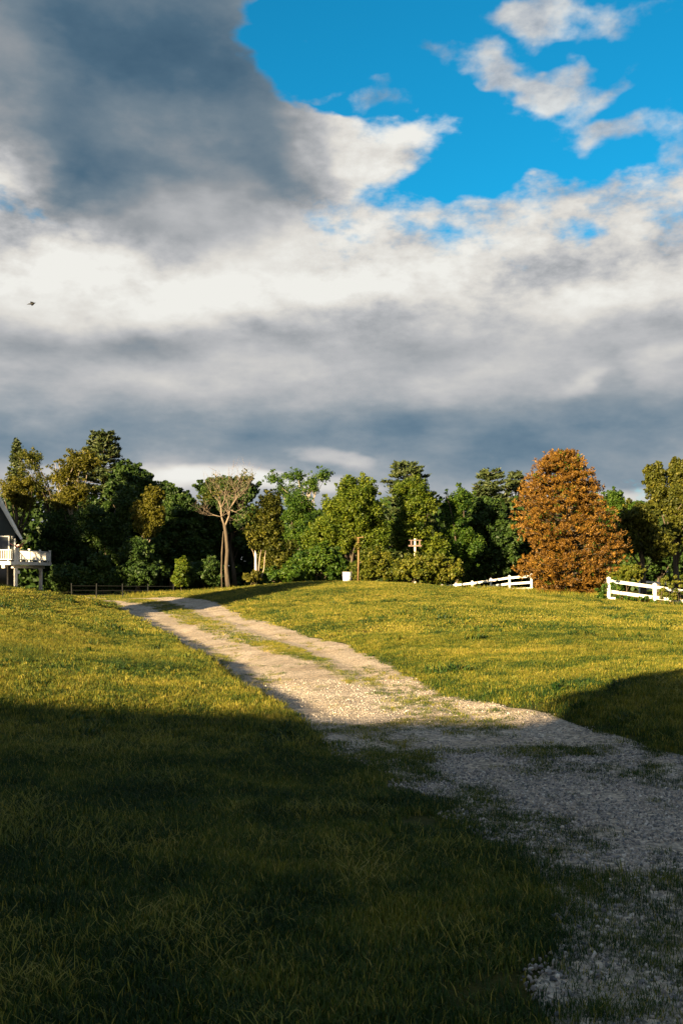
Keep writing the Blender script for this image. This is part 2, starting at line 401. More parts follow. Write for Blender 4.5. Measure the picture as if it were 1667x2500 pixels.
def vnoise(x, y, s, seed=0):
    """smooth value noise, 0..1"""
    x = np.asarray(x, float)*s+seed*17.3; y = np.asarray(y, float)*s+seed*9.7
    xi = np.floor(x); yi = np.floor(y); fx = x-xi; fy = y-yi
    def h(a, b_):
        v = np.sin(a*127.1+b_*311.7+seed*74.7)*43758.5453; return v-np.floor(v)
    fx = fx*fx*(3-2*fx); fy = fy*fy*(3-2*fy)
    return (h(xi, yi)*(1-fx)+h(xi+1, yi)*fx)*(1-fy)+(h(xi, yi+1)*(1-fx)+h(xi+1, yi+1)*fx)*fy
def fbm(x, y, s, seed=0, o=4):
    return sum(vnoise(x, y, s*2**i, seed+i)*0.5**i for i in range(o))/sum(0.5**i for i in range(o))
def road_d(x, y):
    """distance inside the road, metres across it (negative outside)"""
    c = 0.86
    return np.minimum(x-xl(y), xr(y)-x)*c
def proud(xf, yf):
    """the mown bank stands proud of the worn roadway, most on its left side"""
    lb = sstep(xl(yf)-xf, -0.06, 0.34)*(0.24+0.08*sstep(yf, 18, 30))*sstep(yf, 9.5, 13.5)*sstep(yf, 75, 60)
    rb = sstep(xf-xr(yf), -0.10, 0.6)*0.07*sstep(yf, 7, 12)*sstep(yf, 75, 60)
    mid = np.exp(-((xf-(xl(yf)+xr(yf))/2-0.25)/0.5)**2)*0.04*sstep(yf, 14, 26)*sstep(yf, 75, 60)
    wd = xr(yf)-xl(yf); f = (xf-xl(yf))/np.maximum(wd, 0.1)
    rut = -(np.exp(-((f-0.24)*wd/0.24)**2)+np.exp(-((f-0.78)*wd/0.24)**2))*0.035*sstep(yf, 4, 9)*sstep(yf, 75, 60)
    return lb+rb+mid+rut
TP, TW = fit()
def Z(x, y):
    x = np.asarray(x, float); y = np.asarray(y, float); sh = x.shape
    X = np.clip(x.ravel(), -75, 75); Y = np.clip(y.ravel(), -30, 150); out = np.zeros(len(X))
    for i in range(0, len(X), 20000):
        q = np.stack([X[i:i+20000], Y[i:i+20000]], 1)/30.0
        d2 = ((q[:, None]-TP[None])**2).sum(-1)
        out[i:i+20000] = tps(d2) @ TW[:-3]+TW[-3]+q @ TW[-2:]
    far = np.maximum(np.abs(x.ravel())-60, 0)+np.maximum(y.ravel()-110, 0)+np.maximum(-20-y.ravel(), 0)
    out *= np.exp(-(far/30)**2)
    xf, yf = x.ravel(), y.ravel()
    und = (fbm(xf, yf, 0.35, 3)-0.5)*0.10*sstep(yf, 2, 10)+(fbm(xf, yf, 1.6, 5, 3)-0.5)*0.03
    und *= np.where(road_d(xf, yf) > 0, 0.45, 1.0)
    return (out+proud(xf, yf)+und).reshape(sh)
def z1(x, y): return float(Z(np.array([x]), np.array([y]))[0])

def axis(parts):
    a = [np.arange(lo, hi, st) for lo, hi, st in parts]; return np.concatenate(a+[[parts[-1][1]]])
gx = axis([(-3000, -800, 400), (-800, -120, 60), (-120, -40, 4), (-40, -14, 0.8), (-14, 12, 0.2), (12, 40, 0.8), (40, 120, 4), (120, 800, 60), (800, 3000, 400)])
gy = axis([(-600, -60, 60), (-60, -10, 2.5), (-10, 2, 0.6), (2, 26, 0.2), (26, 70, 0.35), (70, 130, 2.5), (130, 800, 60), (800, 4000, 400)])
GX, GY = np.meshgrid(gx, gy); GZ = Z(GX, GY)
nx, ny = len(gx), len(gy)
idx = np.arange(nx*ny).reshape(ny, nx)
quads = np.stack([idx[:-1, :-1], idx[:-1, 1:], idx[1:, 1:], idx[1:, :-1]], -1).reshape(-1, 4)
# lawn soil and thatch
m, t, b = new_mat('lawn_ground')
n1 = noise_node(t, 0.35, 5); n2 = noise_node(t, 9.0, 6, 0.7); n3 = noise_node(t, 60.0, 4, 0.7)
f = mth(t, 'ADD', mth(t, 'MULTIPLY', n1, 0.5), mth(t, 'MULTIPLY', n2, 0.5))
c = ramp_node(t, f, [(0.3, (0.020, 0.028, 0.006)), (0.5, (0.045, 0.050, 0.010)), (0.68, (0.100, 0.084, 0.020))])
c = mixc(t, 0.5, c, ramp_node(t, n3, [(0.3, (0.35, 0.35, 0.35)), (0.7, (1, 1, 1))]), 'MULTIPLY')
t.links.new(c, b.inputs['Base Color']); b.inputs['Roughness'].default_value = 0.95; b.inputs['Specular IOR Level'].default_value = 0.1
bumpn(t, b, mth(t, 'ADD', n2, mth(t, 'MULTIPLY', n3, 0.5)), 0.8, 0.06)
MT['lawn'] = m
ground = mesh_np('ground', np.stack([GX, GY, GZ], -1).reshape(-1, 3), quads, m, smooth=True); tag(ground, kind='structure')

# gravel roadway: its own sheet a little above the soil, ragged at its edges
m, t, b = new_mat('gravel')
g1 = noise_node(t, 1.1, 5, 0.6); vor = nnode(t, 'ShaderNodeTexVoronoi'); vor.inputs['Scale'].default_value = 34
gp = nnode(t, 'ShaderNodeNewGeometry'); t.links.new(gp.outputs['Position'], vor.inputs['Vector'])
g3 = noise_node(t, 14.0, 5, 0.7)
c = ramp_node(t, g1, [(0.32, (0.275, 0.225, 0.170)), (0.52, (0.365, 0.312, 0.250)), (0.7, (0.43, 0.375, 0.310))])
vs2 = nnode(t, 'ShaderNodeSeparateColor'); t.links.new(vor.outputs['Color'], vs2.inputs[0])
c = mixc(t, 0.75, c, ramp_node(t, vs2.outputs[0], [(0.0, (0.22, 0.23, 0.26)), (0.45, (0.80, 0.79, 0.79)), (0.8, (1.15, 1.10, 1.06)), (1.0, (1.75, 1.66, 1.58))]), 'MULTIPLY')
c = mixc(t, mapr(t, g3, 0.52, 0.70, 0.0, 0.45), c, (0.16, 0.115, 0.06))
t.links.new(c, b.inputs['Base Color']); b.inputs['Roughness'].default_value = 0.9; b.inputs['Specular IOR Level'].default_value = 0.2
bumpn(t, b, mth(t, 'ADD', vor.outputs['Distance'], mth(t, 'MULTIPLY', g3, 0.6)), 0.75, 0.03)
MT['gravel'] = m
ry = axis([(-40, 2, 0.5), (2, 30, 0.12), (30, 80, 0.25)]); K_ = 41
rows = []
for y in ry:
    a = xl(y)+(fbm(y, 0.0, 1.3, 11)-0.5)*0.55; b_ = xr(y)+(fbm(y, 5.0, 1.1, 12)-0.5)*0.5
    rows.append(np.stack([np.linspace(a, b_, K_), np.full(K_, y)], 1))
RV = np.array(rows); rz_ = Z(RV[..., 0], RV[..., 1])
lift = np.full(K_, 0.012); lift[0] = lift[-1] = -0.03; lift[1] = lift[-2] = 0.004
rz_ = rz_+lift[None]
ri = np.arange(rz_.size).reshape(rz_.shape)
rq = np.stack([ri[:-1, :-1], ri[:-1, 1:], ri[1:, 1:], ri[1:, :-1]], -1).reshape(-1, 4)
road = mesh_np('road', np.concatenate([RV, rz_[..., None]], -1).reshape(-1, 3), rq, m, smooth=True); tag(road, kind='structure')

# ================================================================== grass and gravel scatter (uncountable: stuff)
def instancer(obj, protos):
    g = bpy.data.node_groups.new(obj.name+'_scatter', 'GeometryNodeTree')
    g.interface.new_socket('Geometry', in_out='INPUT', socket_type='NodeSocketGeometry')
    g.interface.new_socket('Geometry', in_out='OUTPUT', socket_type='NodeSocketGeometry')
    gi = g.nodes.new('NodeGroupInput'); go = g.nodes.new('NodeGroupOutput'); jn = g.nodes.new('GeometryNodeJoinGeometry')
    def named(nm, ty):
        a = g.nodes.new('GeometryNodeInputNamedAttribute'); a.data_type = ty; a.inputs['Name'].default_value = nm; return a.outputs[0]
    kind = named('kind_id', 'INT'); rot = named('rot', 'FLOAT_VECTOR'); scl = named('scl', 'FLOAT_VECTOR')
    for i, p in enumerate(protos):
        cmp_ = g.nodes.new('FunctionNodeCompare'); cmp_.data_type = 'INT'; cmp_.operation = 'EQUAL'
        g.links.new(kind, cmp_.inputs[2]); cmp_.inputs[3].default_value = i
        oi = g.nodes.new('GeometryNodeObjectInfo'); oi.inputs['Object'].default_value = p; oi.inputs['As Instance'].default_value = True
        oi.transform_space = 'ORIGINAL'
        ip = g.nodes.new('GeometryNodeInstanceOnPoints')
        g.links.new(gi.outputs[0], ip.inputs['Points']); g.links.new(cmp_.outputs[0], ip.inputs['Selection'])
        g.links.new(oi.outputs['Geometry'], ip.inputs['Instance']); g.links.new(rot, ip.inputs['Rotation']); g.links.new(scl, ip.inputs['Scale'])
        g.links.new(ip.outputs[0], jn.inputs[0])
    g.links.new(jn.outputs[0], go.inputs[0])
    md = obj.modifiers.new('scatter', 'NODES'); md.node_group = g
def scatter_obj(name, P, kind, rot, scl, mat, protos):
    me = bpy.data.meshes.new(name); me.vertices.add(len(P)); me.vertices.foreach_set('co', P.astype(np.float32).ravel())
    a = me.attributes.new('kind_id', 'INT', 'POINT'); a.data.foreach_set('value', kind.astype(np.int32))
    a = me.attributes.new('rot', 'FLOAT_VECTOR', 'POINT'); a.data.foreach_set('vector', rot.astype(np.float32).ravel())
    a = me.attributes.new('scl', 'FLOAT_VECTOR', 'POINT'); a.data.foreach_set('vector', scl.astype(np.float32).ravel())
    me.materials.append(mat)
    o = link(bpy.data.objects.new(name, me)); instancer(o, protos)
    for p in protos: p.parent = o
    return o
m, t, b = new_mat('grass_blade')
at_ = nnode(t, 'ShaderNodeAttribute', attribute_name='tint')
n1 = noise_node(t, 0.30, 4); n2 = noise_node(t, 1.7, 4, 0.6)
oi = nnode(t, 'ShaderNodeObjectInfo')
dry = mth(t, 'ADD', mth(t, 'MULTIPLY', n1, 0.95), mth(t, 'MULTIPLY', n2, 0.85))
dry = mth(t, 'ADD', mth(t, 'SUBTRACT', dry, 0.88), mth(t, 'ADD', mth(t, 'MULTIPLY', at_.outputs['Fac'], 0.62), mth(t, 'MULTIPLY', oi.outputs['Random'], 0.14)))  # tint carries dryness and, in the near tufts, foreground shade
c = ramp_node(t, dry, [(0.04, (0.008, 0.030, 0.005)), (0.22, (0.030, 0.064, 0.008)), (0.40, (0.132, 0.142, 0.013)), (0.58, (0.232, 0.200, 0.022)), (0.84, (0.35, 0.275, 0.070))])
t.links.new(c, b.inputs['Base Color']); b.inputs['Roughness'].default_value = 0.6; b.inputs['Specular IOR Level'].default_value = 0.25
tr = nnode(t, 'ShaderNodeBsdfTranslucent'); t.links.new(c, tr.inputs[0])
mx = nnode(t, 'ShaderNodeMixShader'); mx.inputs[0].default_value = 0.3
t.links.new(b.outputs[0], mx.inputs[1]); t.links.new(tr.outputs[0], mx.inputs[2]); t.links.new(mx.outputs[0], t.nodes['Material Output'].inputs[0])
MT['grass'] = m
def tuft(n, rad, h0, h1, w, lean, dryp, flat=False, mean=0.38):
    V = []; Fq = []; T = []
    for i in range(n):
        r = rad*math.sqrt(rng.random()); a = rng.random()*6.283; bx, by = r*math.cos(a), r*math.sin(a)
        th = rng.random()*6.283; h = h0+(h1-h0)*rng.random(); l = lean*(0.3+rng.random())*h
        dx_, dy_ = math.cos(th), math.sin(th); wx, wy = -dy_*w/2, dx_*w/2
        if flat:
            zz = 0.015+0.04*rng.random(); L = h; k = (rng.random()-0.5)*0.25*L
            p = [(bx, by, zz), (bx+dx_*L*0.5-dy_*k, by+dy_*L*0.5+dx_*k, zz+0.015+0.025*rng.random()), (bx+dx_*L, by+dy_*L, zz+(rng.random()-0.4)*0.03)]
        else:
            p = [(bx, by, -0.01), (bx+dx_*l*0.35, by+dy_*l*0.35, h*0.6), (bx+dx_*l, by+dy_*l, h*(1-0.25*lean*rng.random()))]
        s = len(V)
        for q, ww in zip(p, (1.0, 0.85, 0.15)):
            V += [(q[0]-wx*ww, q[1]-wy*ww, q[2]), (q[0]+wx*ww, q[1]+wy*ww, q[2])]
        Fq += [(s, s+1, s+3, s+2), (s+2, s+3, s+5, s+4)]
        tn = np.clip((0.72 if flat else 0.95) if rng.random() < dryp else rng.normal(mean, 0.16), 0, 1); T += [tn, tn]
    return mesh_np('tuft', np.array(V), np.array(Fq), MT['grass'], tint=T)
tufts = [tuft(54, 0.085, 0.018, 0.043, 0.0036, 0.75, 0.03, mean=0.14), tuft(52, 0.095, 0.016, 0.040, 0.0036, 0.9, 0.16, mean=0.20), tuft(7, 0.11, 0.04, 0.12, 0.0026, 1, 1.0, True),  # first two, used nearest, are tinted darker: foreground shade put into blade colour
         tuft(90, 0.17, 0.018, 0.038, 0.0052, 1.0, 0.16), tuft(120, 0.36, 0.018, 0.038, 0.011, 1.0, 0.18), tuft(40, 0.30, 0.10, 0.32, 0.014, 0.5, 0.10), tuft(34, 0.09, 0.02, 0.06, 0.013, 1.3, 0.0, mean=0.05)]
# the seven tuft kinds stand in the lawn themselves
for o_, (x, y) in zip(tufts, ((-0.6, 5.2), (-1.3, 6.6), (-0.9, 4.6), (-2.5, 12.0), (3.0, 30.0), (13.5, 62.0), (-1.9, 8.2))): o_.location = (x, y, z1(x, y))
def wedge(n, y0, y1, slope=0.365, pad=1.2):
    y = np.sqrt(rng.random(n)*(y1*y1-y0*y0)+y0*y0); x = (rng.random(n)*2-1)*(slope*y+pad); return x, y
strip = np.array([(14.5, 0.35, 0.0), (19, -0.45, 0.12), (20.5, -0.75, 0.24), (25, -2.0, 0.34), (33, -4.3, 0.42), (42, -6.6, 0.50), (50, -8.9, 0.62), (58, -12.0, 0.7), (70, -19, 0.5)])
def grass_p(x, y):
    """chance that grass grows here: 1 on the lawn, patches and a centre strip on the road"""
    rd = road_d(x, y)+(fbm(x, y, 1.4, 21)-0.5)*(0.40+1.4*sstep(y, 11.5, 6.5))+(fbm(x, y, 5.0, 23, 2)-0.5)*0.30
    p = sstep(rd, 0.14, -0.10)
    sx = np.interp(y, strip[:, 0], strip[:, 1]); sw = np.interp(y, strip[:, 0], strip[:, 2])
    p = np.maximum(p, sstep(np.abs(x-sx+(fbm(x, y, 1.0, 25)-0.5)*0.4), sw+0.10, np.maximum(sw-0.12, -0.02))*(sw > 0.02)*0.95)
    def el(cx, cy, rx, ry_, w):
        d = np.sqrt(((x-cx)/rx)**2+((y-cy)/ry_)**2)+(fbm(x, y, 1.8, 27)-0.5)*1.4; return sstep(d, 1.1, 0.5)*w
    for e in ((1.35, 10.8, 0.95, 0.75, 0.95), (0.45, 10.6, 0.8, 0.8, 0.65), (0.45, 8.9, 0.45, 1.5, 0.6), (0.95, 7.0, 0.5, 1.1, 0.55), (1.9, 9.3, 0.9, 0.35, 0.4), (0.95, 13.3, 0.7, 1.8, 0.42), (0.5, 16.6, 0.5, 1.6, 0.30), (0.1, 9.6, 0.5, 1.2, 0.5), (1.9, 8.4, 0.7, 0.6, 0.22),
              (2.6, 8.1, 0.5, 0.4, 0.25), (-1.4, 16, 0.5, 2.0, 0.12), (1.35, 4.9, 0.95, 1.3, 0.55), (1.2, 6.1, 0.5, 0.6, 0.45), (-2.6, 21, 0.5, 2.5, 0.2)): p = np.maximum(p, el(*e))
    return np.maximum(p, 0.012*(y > 7))
PP, KK, RR, SSC = [], [], [], []
def add_tufts(x, y, kinds, smin, smax, hvar=0.25, keep=None):
    p = grass_p(x, y); k = rng.random(len(x)) < p
    if keep is not None: k &= keep(x, y)
    x, y, p = x[k], y[k], p[k]; n = len(x)
    PP.append(np.stack([x, y, Z(x, y)], 1)); KK.append(rng.choice(kinds[0], n, p=kinds[1]))
    RR.append(np.stack([rng.normal(0, 0.10, n), rng.normal(0, 0.10, n), rng.random(n)*6.283], 1))
    s = smin+(smax-smin)*rng.random(n); s *= np.where(road_d(x, y) > 0.05, np.where(y > 19, 0.9, 0.80), 1.0)
    hz = s*(1+rng.normal(0, hvar, n))*(0.75+0.5*fbm(x, y, 0.8, 31)); SSC.append(np.stack([s, s, np.clip(hz, 0.3, 2)], 1))
add_tufts(*wedge(26000, 2.6, 9.5), ([0, 1], [0.72, 0.28]), 0.85, 1.35)
add_tufts(*wedge(36000, 9.0, 25), ([3, 0, 1], [0.7, 0.15, 0.15]), 0.8, 1.3)
add_tufts(*wedge(46000, 24, 74), ([4, 3], [0.75, 0.25]), 0.8, 1.25)
# scattered coarse weeds and clover clumps standing a little darker in the lawn
def weeds(n, y0, y1, s0):
    x, y = wedge(n, y0, y1); k = (vnoise(x, y, 0.9, 81) > 0.80) & (vnoise(x, y, 2.7, 83) > 0.55) & (road_d(x, y) < -0.15); x, y = x[k], y[k]; n = len(x)
    PP.append(np.stack([x, y, Z(x, y)], 1)); KK.append(rng.choice([0, 6], n)); RR.append(np.stack([rng.normal(0, 0.2, n), rng.normal(0, 0.2, n), rng.random(n)*6.283], 1))
    s_ = s0*(0.7+0.8*rng.random(n)); SSC.append(np.stack([s_, s_, s_*1.1], 1))
weeds(9000, 3, 14, 1.2); weeds(14000, 14, 50, 1.9)
# lying mown straw, in drifts
def straw(n, y0, y1, thr):
    x, y = wedge(n, y0, y1)
    d = fbm(x, y, 0.55, 41)*0.6+fbm(x, y, 2.2, 43)*0.4
    d = d+0.10*sstep(y, 6.2, 4.2)*sstep(x, 0.9, -0.2)+0.06*((y > 11.5) & (y < 16) & (x < -1.5))
    k = (d > thr) & (road_d(x, y) < -0.1); x, y = x[k], y[k]; n = len(x)
    PP.append(np.stack([x, y, Z(x, y)+0.02], 1)); KK.append(np.full(n, 2))
    RR.append(np.stack([rng.normal(0, 0.12, n), rng.normal(0, 0.12, n), rng.random(n)*6.283], 1))
    s = (0.7+0.7*rng.random(n))*(1+0.02*y); SSC.append(np.stack([s, s, s], 1))
straw(6000, 2.6, 9, 0.60); straw(9000, 9, 22, 0.57)
# longer unmown grass along the fence and at the wood's edge
for (xa, ya, xb, yb, wd, n) in ((9.0, 62.5, 17.5, 60.0, 1.4, 500), (13.0, 55.0, 20, 52.5, 1.0, 260), (-14, 70, -8, 68, 1.6, 300)):
    tt = rng.random(n); x = xa+(xb-xa)*tt+rng.normal(0, wd*0.5, n); y = ya+(yb-ya)*tt+rng.normal(0, wd, n)
    PP.append(np.stack([x, y, Z(x, y)], 1)); KK.append(np.full(n, 5)); RR.append(np.stack([np.zeros(n), np.zeros(n), rng.random(n)*6.283], 1))
    s = 0.8+0.8*rng.random(n); SSC.append(np.stack([s, s, s], 1))
grass = scatter_obj('grass', np.concatenate(PP), np.concatenate(KK), np.concatenate(RR), np.concatenate(SSC), MT['grass'], tufts)
tag(grass, 'mown lawn grass with dry straw among the blades', 'grass', kind='stuff')

# loose stones on the roadway
m, t, b = new_mat('stone')
oi = nnode(t, 'ShaderNodeObjectInfo')
c = ramp_node(t, oi.outputs['Random'], [(0.0, (0.07, 0.072, 0.08)), (0.3, (0.17, 0.16, 0.155)), (0.6, (0.28, 0.245, 0.215)), (0.88, (0.36, 0.32, 0.285)), (1.0, (0.52, 0.47, 0.41))])
t.links.new(c, b.inputs['Base Color']); b.inputs['Roughness'].default_value = 0.85; MT['stone'] = m
def stone():
    bm = bmesh.new(); bmesh.ops.create_icosphere(bm, subdivisions=1, radius=1.0)
    for v in bm.verts: v.co *= 0.75+0.5*rng.random()
    for v in bm.verts: v.co.z *= 0.6
    me = bpy.data.meshes.new('stone'); bm.to_mesh(me); bm.free(); me.materials.append(MT['stone']); return link(bpy.data.objects.new('stone', me))
stones = [stone() for _ in range(4)]
for o_, (x, y) in zip(stones, ((1.9, 7.0), (2.3, 6.2), (1.6, 5.4), (0.9, 9.0))): o_.location = (x, y, z1(x, y)+0.015); o_.scale = (0.018, 0.018, 0.018)
PP, RR, SSC = [], [], []
def add_stones(n, y0, y1, s0, s1):
    x, y = wedge(n, y0, y1); rd = road_d(x, y)+(fbm(x, y, 1.8, 51)-0.5)*0.8
    k = (rd > 0.02) & (road_d(x, y) > 0.0) & (rng.random(n) > 1.25*grass_p(x, y)) & (fbm(x, y, 2.5, 53, 3)+0.15*rng.random(n) > 0.42); x, y = x[k], y[k]; n = len(x)
    s = s0+(s1-s0)*rng.random(n)**2.5
    PP.append(np.stack([x, y, Z(x, y)+0.012+s*0.2], 1)); RR.append(rng.random((n, 3))*6.283); SSC.append(np.stack([s*(0.8+0.5*rng.random(n)), s, s], 1))
add_stones(120000, 3.0, 9.5, 0.005, 0.016); add_stones(40000, 9, 16, 0.005, 0.013); add_stones(4000, 20, 45, 0.006, 0.012)
P_ = np.concatenate(PP)
gravel = scatter_obj('loose_gravel', P_, rng.integers(0, 4, len(P_)), np.concatenate(RR), np.concatenate(SSC), MT['stone'], stones)
tag(gravel, 'loose grey and tan stones scattered over the roadway', 'gravel', kind='stuff')
#GROUNDEND

# ================================================================== trees
def unit(v): return v/np.maximum(np.linalg.norm(v, axis=-1, keepdims=True), 1e-9)
def cards(P, N, L, Wd, T=None):
    """leaf-shaped quads at P facing N; T is the leaf's own axis"""
    n = len(P)
    if T is None: T = rng.normal(size=(n, 3))
    T = unit(T-N*(T*N).sum(-1, keepdims=True)); B = np.cross(N, T)
    L = np.asarray(L).reshape(-1, 1); Wd = np.asarray(Wd).reshape(-1, 1)
    V = np.stack([P-T*L*0.5, P+B*Wd*0.5-T*L*0.08, P+T*L*0.5, P-B*Wd*0.5-T*L*0.08], 1).reshape(-1, 3)
    return V, np.arange(4*n).reshape(n, 4)
def clump_leaves(C, rad, n_per, size, flat=0.8, shell=0.55, out=0.6, rel=None):
    cnt = np.full(len(C), n_per) if rel is None else np.maximum(14, (n_per*(rad/rel)**1.7)).astype(int)
    ci = np.repeat(np.arange(len(C)), cnt); n = len(ci)
    d = unit(rng.normal(size=(n, 3))); r = rng.random(n)**shell
    off = d*(r*rad[ci])[:, None]; off[:, 2] *= flat
    P = C[ci]+off
    N = unit(d*out+rng.normal(size=(n, 3))*0.6+np.array([0, 0, 0.35]))
    s = size*(0.65+0.7*rng.random(n)); V, Fc = cards(P, N, s*1.25, s*0.85)
    ct = rng.normal(0, 0.15, len(C))
    return V, Fc, np.clip(0.5+ct[ci]+rng.normal(0, 0.17, n), 0, 1)
def env_points(px, py, rx, ry, d, n, depth, rc):
    c = np.array(at(px, py, d)); r = np.array([rx*d/F, rx*d/F*depth, ry*d/F])
    r = np.maximum(r-rc*0.75, 0.15)
    v = unit(rng.normal(size=(n, 3)))*((0.25+0.75*rng.random(n)**0.5)[:, None])
    return c+v*r
def limb(mb, a, b, ra, rb, sag=0.12, seg=5, n=5):
    a, b = Vector(a), Vector(b); L = (b-a).length; off = Vector((rng.normal(), rng.normal(), 0))*L*sag
    pts = []; rr = []
    for i in range(n):
        t_ = i/(n-1); pts.append(a.lerp(b, t_)+off*math.sin(t_*math.pi)*0.5+Vector((0, 0, 1))*math.sin(t_*math.pi)*L*0.08); rr.append(ra+(rb-ra)*t_)
    mb.tube(pts, rr, seg)
def broadleaf(name, label, cat, d, envs, mat, size=0.135, rc=0.62, dens=0.72, bark='bark', trunk=None, tr=0.20, depth=0.9, group=None, n_per=230, limbs=10, stem=True, shell=0.5):
    """tree or bush: trunk with limbs and a crown of many separate leaves in clumps; envs are ellipses (px, py, rx, ry) at distance d"""
    Cs = []; Rs = []
    for (px, py, rx, ry) in envs:
        vol = (rx*d/F)*(ry*d/F); n = max(6, int(7.5*dens*vol/(rc*rc)))
        p = env_points(px, py, rx, ry, d, n, depth, rc); Cs.append(p); Rs.append(rc*(0.6+0.7*rng.random(n)))
    # loose sprigs break up the outline
    for (px, py, rx, ry) in envs:
        ns = max(5, int(len(Cs[0])*0.55)); v = unit(rng.normal(size=(ns, 3))+np.array([0, 0, 0.25])); c0 = np.array(at(px, py, d))
        Cs.append(c0+v*np.array([rx, rx*depth, ry])*d/F*(0.86+0.22*rng.random((ns, 1)))); Rs.append(rc*(0.22+0.25*rng.random(ns)))
    C = np.concatenate(Cs); Rd = np.concatenate(Rs)
    bx = (trunk if trunk is not None else envs[-1][0]); X = (bx-833.5)/F*d; gzv = z1(X, d)
    C[:, 2] = np.maximum(C[:, 2], gzv+0.25*Rd)
    root = empty(name, (X, d, gzv)); tag(root, label, cat, group)
    o0 = np.array((X, d, gzv))
    V, Fc, T = clump_leaves(C, Rd, n_per, size, shell=shell, rel=rc)
    V[:, 2] = np.maximum(V[:, 2], gzv-0.02)
    mesh_np('crown', V, Fc, MT[mat], root, tint=T, origin=o0)
    if stem:
        mb = MB(); top = C.mean(0)-o0; hi = C[np.argmax(C[:, 2])]-o0
        base = Vector((0, 0, -0.15)); mid = Vector((top[0]*0.6, top[1]*0.6, max(0.5, top[2]*0.75)))
        pts = [base, base.lerp(mid, 0.35)+Vector((rng.normal()*0.12, rng.normal()*0.12, 0)), base.lerp(mid, 0.7)+Vector((rng.normal()*0.15, 0, 0)), mid, mid.lerp(Vector(hi), 0.72)]
        mb.tube(pts, [tr*1.35, tr, tr*0.85, tr*0.7, tr*0.15], 8)
        for i in rng.choice(len(C), min(limbs, len(C)), replace=False):
            e = C[i]-o0; f = 0.45+0.5*rng.random()
            limb(mb, base.lerp(mid, f), e, tr*0.42, tr*0.08)
        mb.build('trunk', MT[bark], root, smooth=True)
    return root
def pine(name, label, px, top, d, hw, mat='leaf_pine', group=None, lay=0.75, base_py=1425, gap=0.12, width_pow=0.75, n_card=26, up=0.10, tipw=0.06, clear=0.0):
    """conifer: straight trunk, whorls of level boughs carrying needle sprays"""
    X = (px-833.5)/F*d; g0 = z1(X, d); H = CAM_Z+(1400-top)/F*d-g0; Wm = hw*d/F
    root = empty(name, (X, d, g0)); tag(root, label, 'conifer', group)
    mb = MB(); mb.tube([(0, 0, -0.2), (rng.normal()*0.1, 0, H*0.5), (0, 0, H*0.97)], [H*0.018+0.05, H*0.012+0.03, 0.02], 7)
    Ps, Ns, Ts = [], [], []
    z = H*clear+0.4
    while z < H-0.1:
        f = 1-z/H
        Lw = Wm*min(1.0, tipw+f**width_pow*1.25)
        nb = int(5+3*rng.random())
        a0 = rng.random()*6.283
        for k in range(nb):
            a = a0+k*6.283/nb+rng.normal()*0.2; L = Lw*(0.6+0.5*rng.random())
            if rng.random() < gap: continue
            dv = np.array([math.cos(a), math.sin(a), up+rng.normal()*0.08])
            tip = np.array([0, 0, z])+dv*L
            mb.tube([(0, 0, z), tuple(np.array([0, 0, z])+dv*L*0.5+[0, 0, -0.03*L]), tuple(tip)], [0.035+0.008*L, 0.03, 0.01], 4, cap=False)
            n = int(n_card*(0.5+L)); tt = 0.25+0.75*rng.random(n)**0.7
            sp = 0.10+0.22*(1-abs(tt-0.65))*min(L, 2.2)*0.55
            perp = np.array([-dv[1], dv[0], 0])
            p = np.array([0, 0, z])+dv[None]*(tt*L)[:, None]+perp[None]*(rng.normal(size=n)*sp)[:, None]+np.stack([np.zeros(n), np.zeros(n), np.abs(rng.normal(size=n))*0.12+0.02], 1)
            Ps.append(p); Ns.append(unit(rng.normal(size=(n, 3))*0.8+np.array([0, 0, 0.5])))
            Ts.append(unit(dv[None]*0.7+perp[None]*rng.normal(size=(n, 1))*0.8+np.array([[0, 0, 0.35]])+rng.normal(size=(n, 3))*0.3))
        z += lay*(0.75+0.5*rng.random())*(0.45+0.55*f)
    P = np.concatenate(Ps); N = np.concatenate(Ns); T = np.concatenate(Ts)
    V, Fc = cards(P, N, 0.34+0.22*rng.random(len(P)), 0.12+0.08*rng.random(len(P)), T)
    mesh_np('crown', V, Fc, MT[mat], root, tint=np.clip(rng.normal(0.5, 0.2, len(P)), 0, 1))
    mb.build('trunk', MT['bark'], root, smooth=True)
    return root
WOOD = 'trees of the wood behind the lawn'
pine('spruce_tree', 'dark narrow spruce behind the house, its tip at the far left', 42, 1076, 104, 58, group=WOOD, lay=0.6, width_pow=0.8)
pine('pine_tree', 'tallest pine, rising above the wood on the left', 256, 1056, 100, 92, group=WOOD, width_pow=0.62, tipw=0.22, n_card=34)
pine('pine_tree', 'pine top peeking over the round maples in the middle', 993, 1127, 97, 88, group=WOOD, width_pow=0.6, tipw=0.20, n_card=34)
pine('pine_tree', 'pale layered pine left of the rust-coloured tree', 1193, 1150, 98, 72, group=WOOD, width_pow=0.55, tipw=0.25, gap=0.2, n_card=32)
pine('pine_tree', 'dark pine touching the left side of the rust-coloured tree', 1258, 1153, 103, 60, group=WOOD, width_pow=0.6, tipw=0.2)

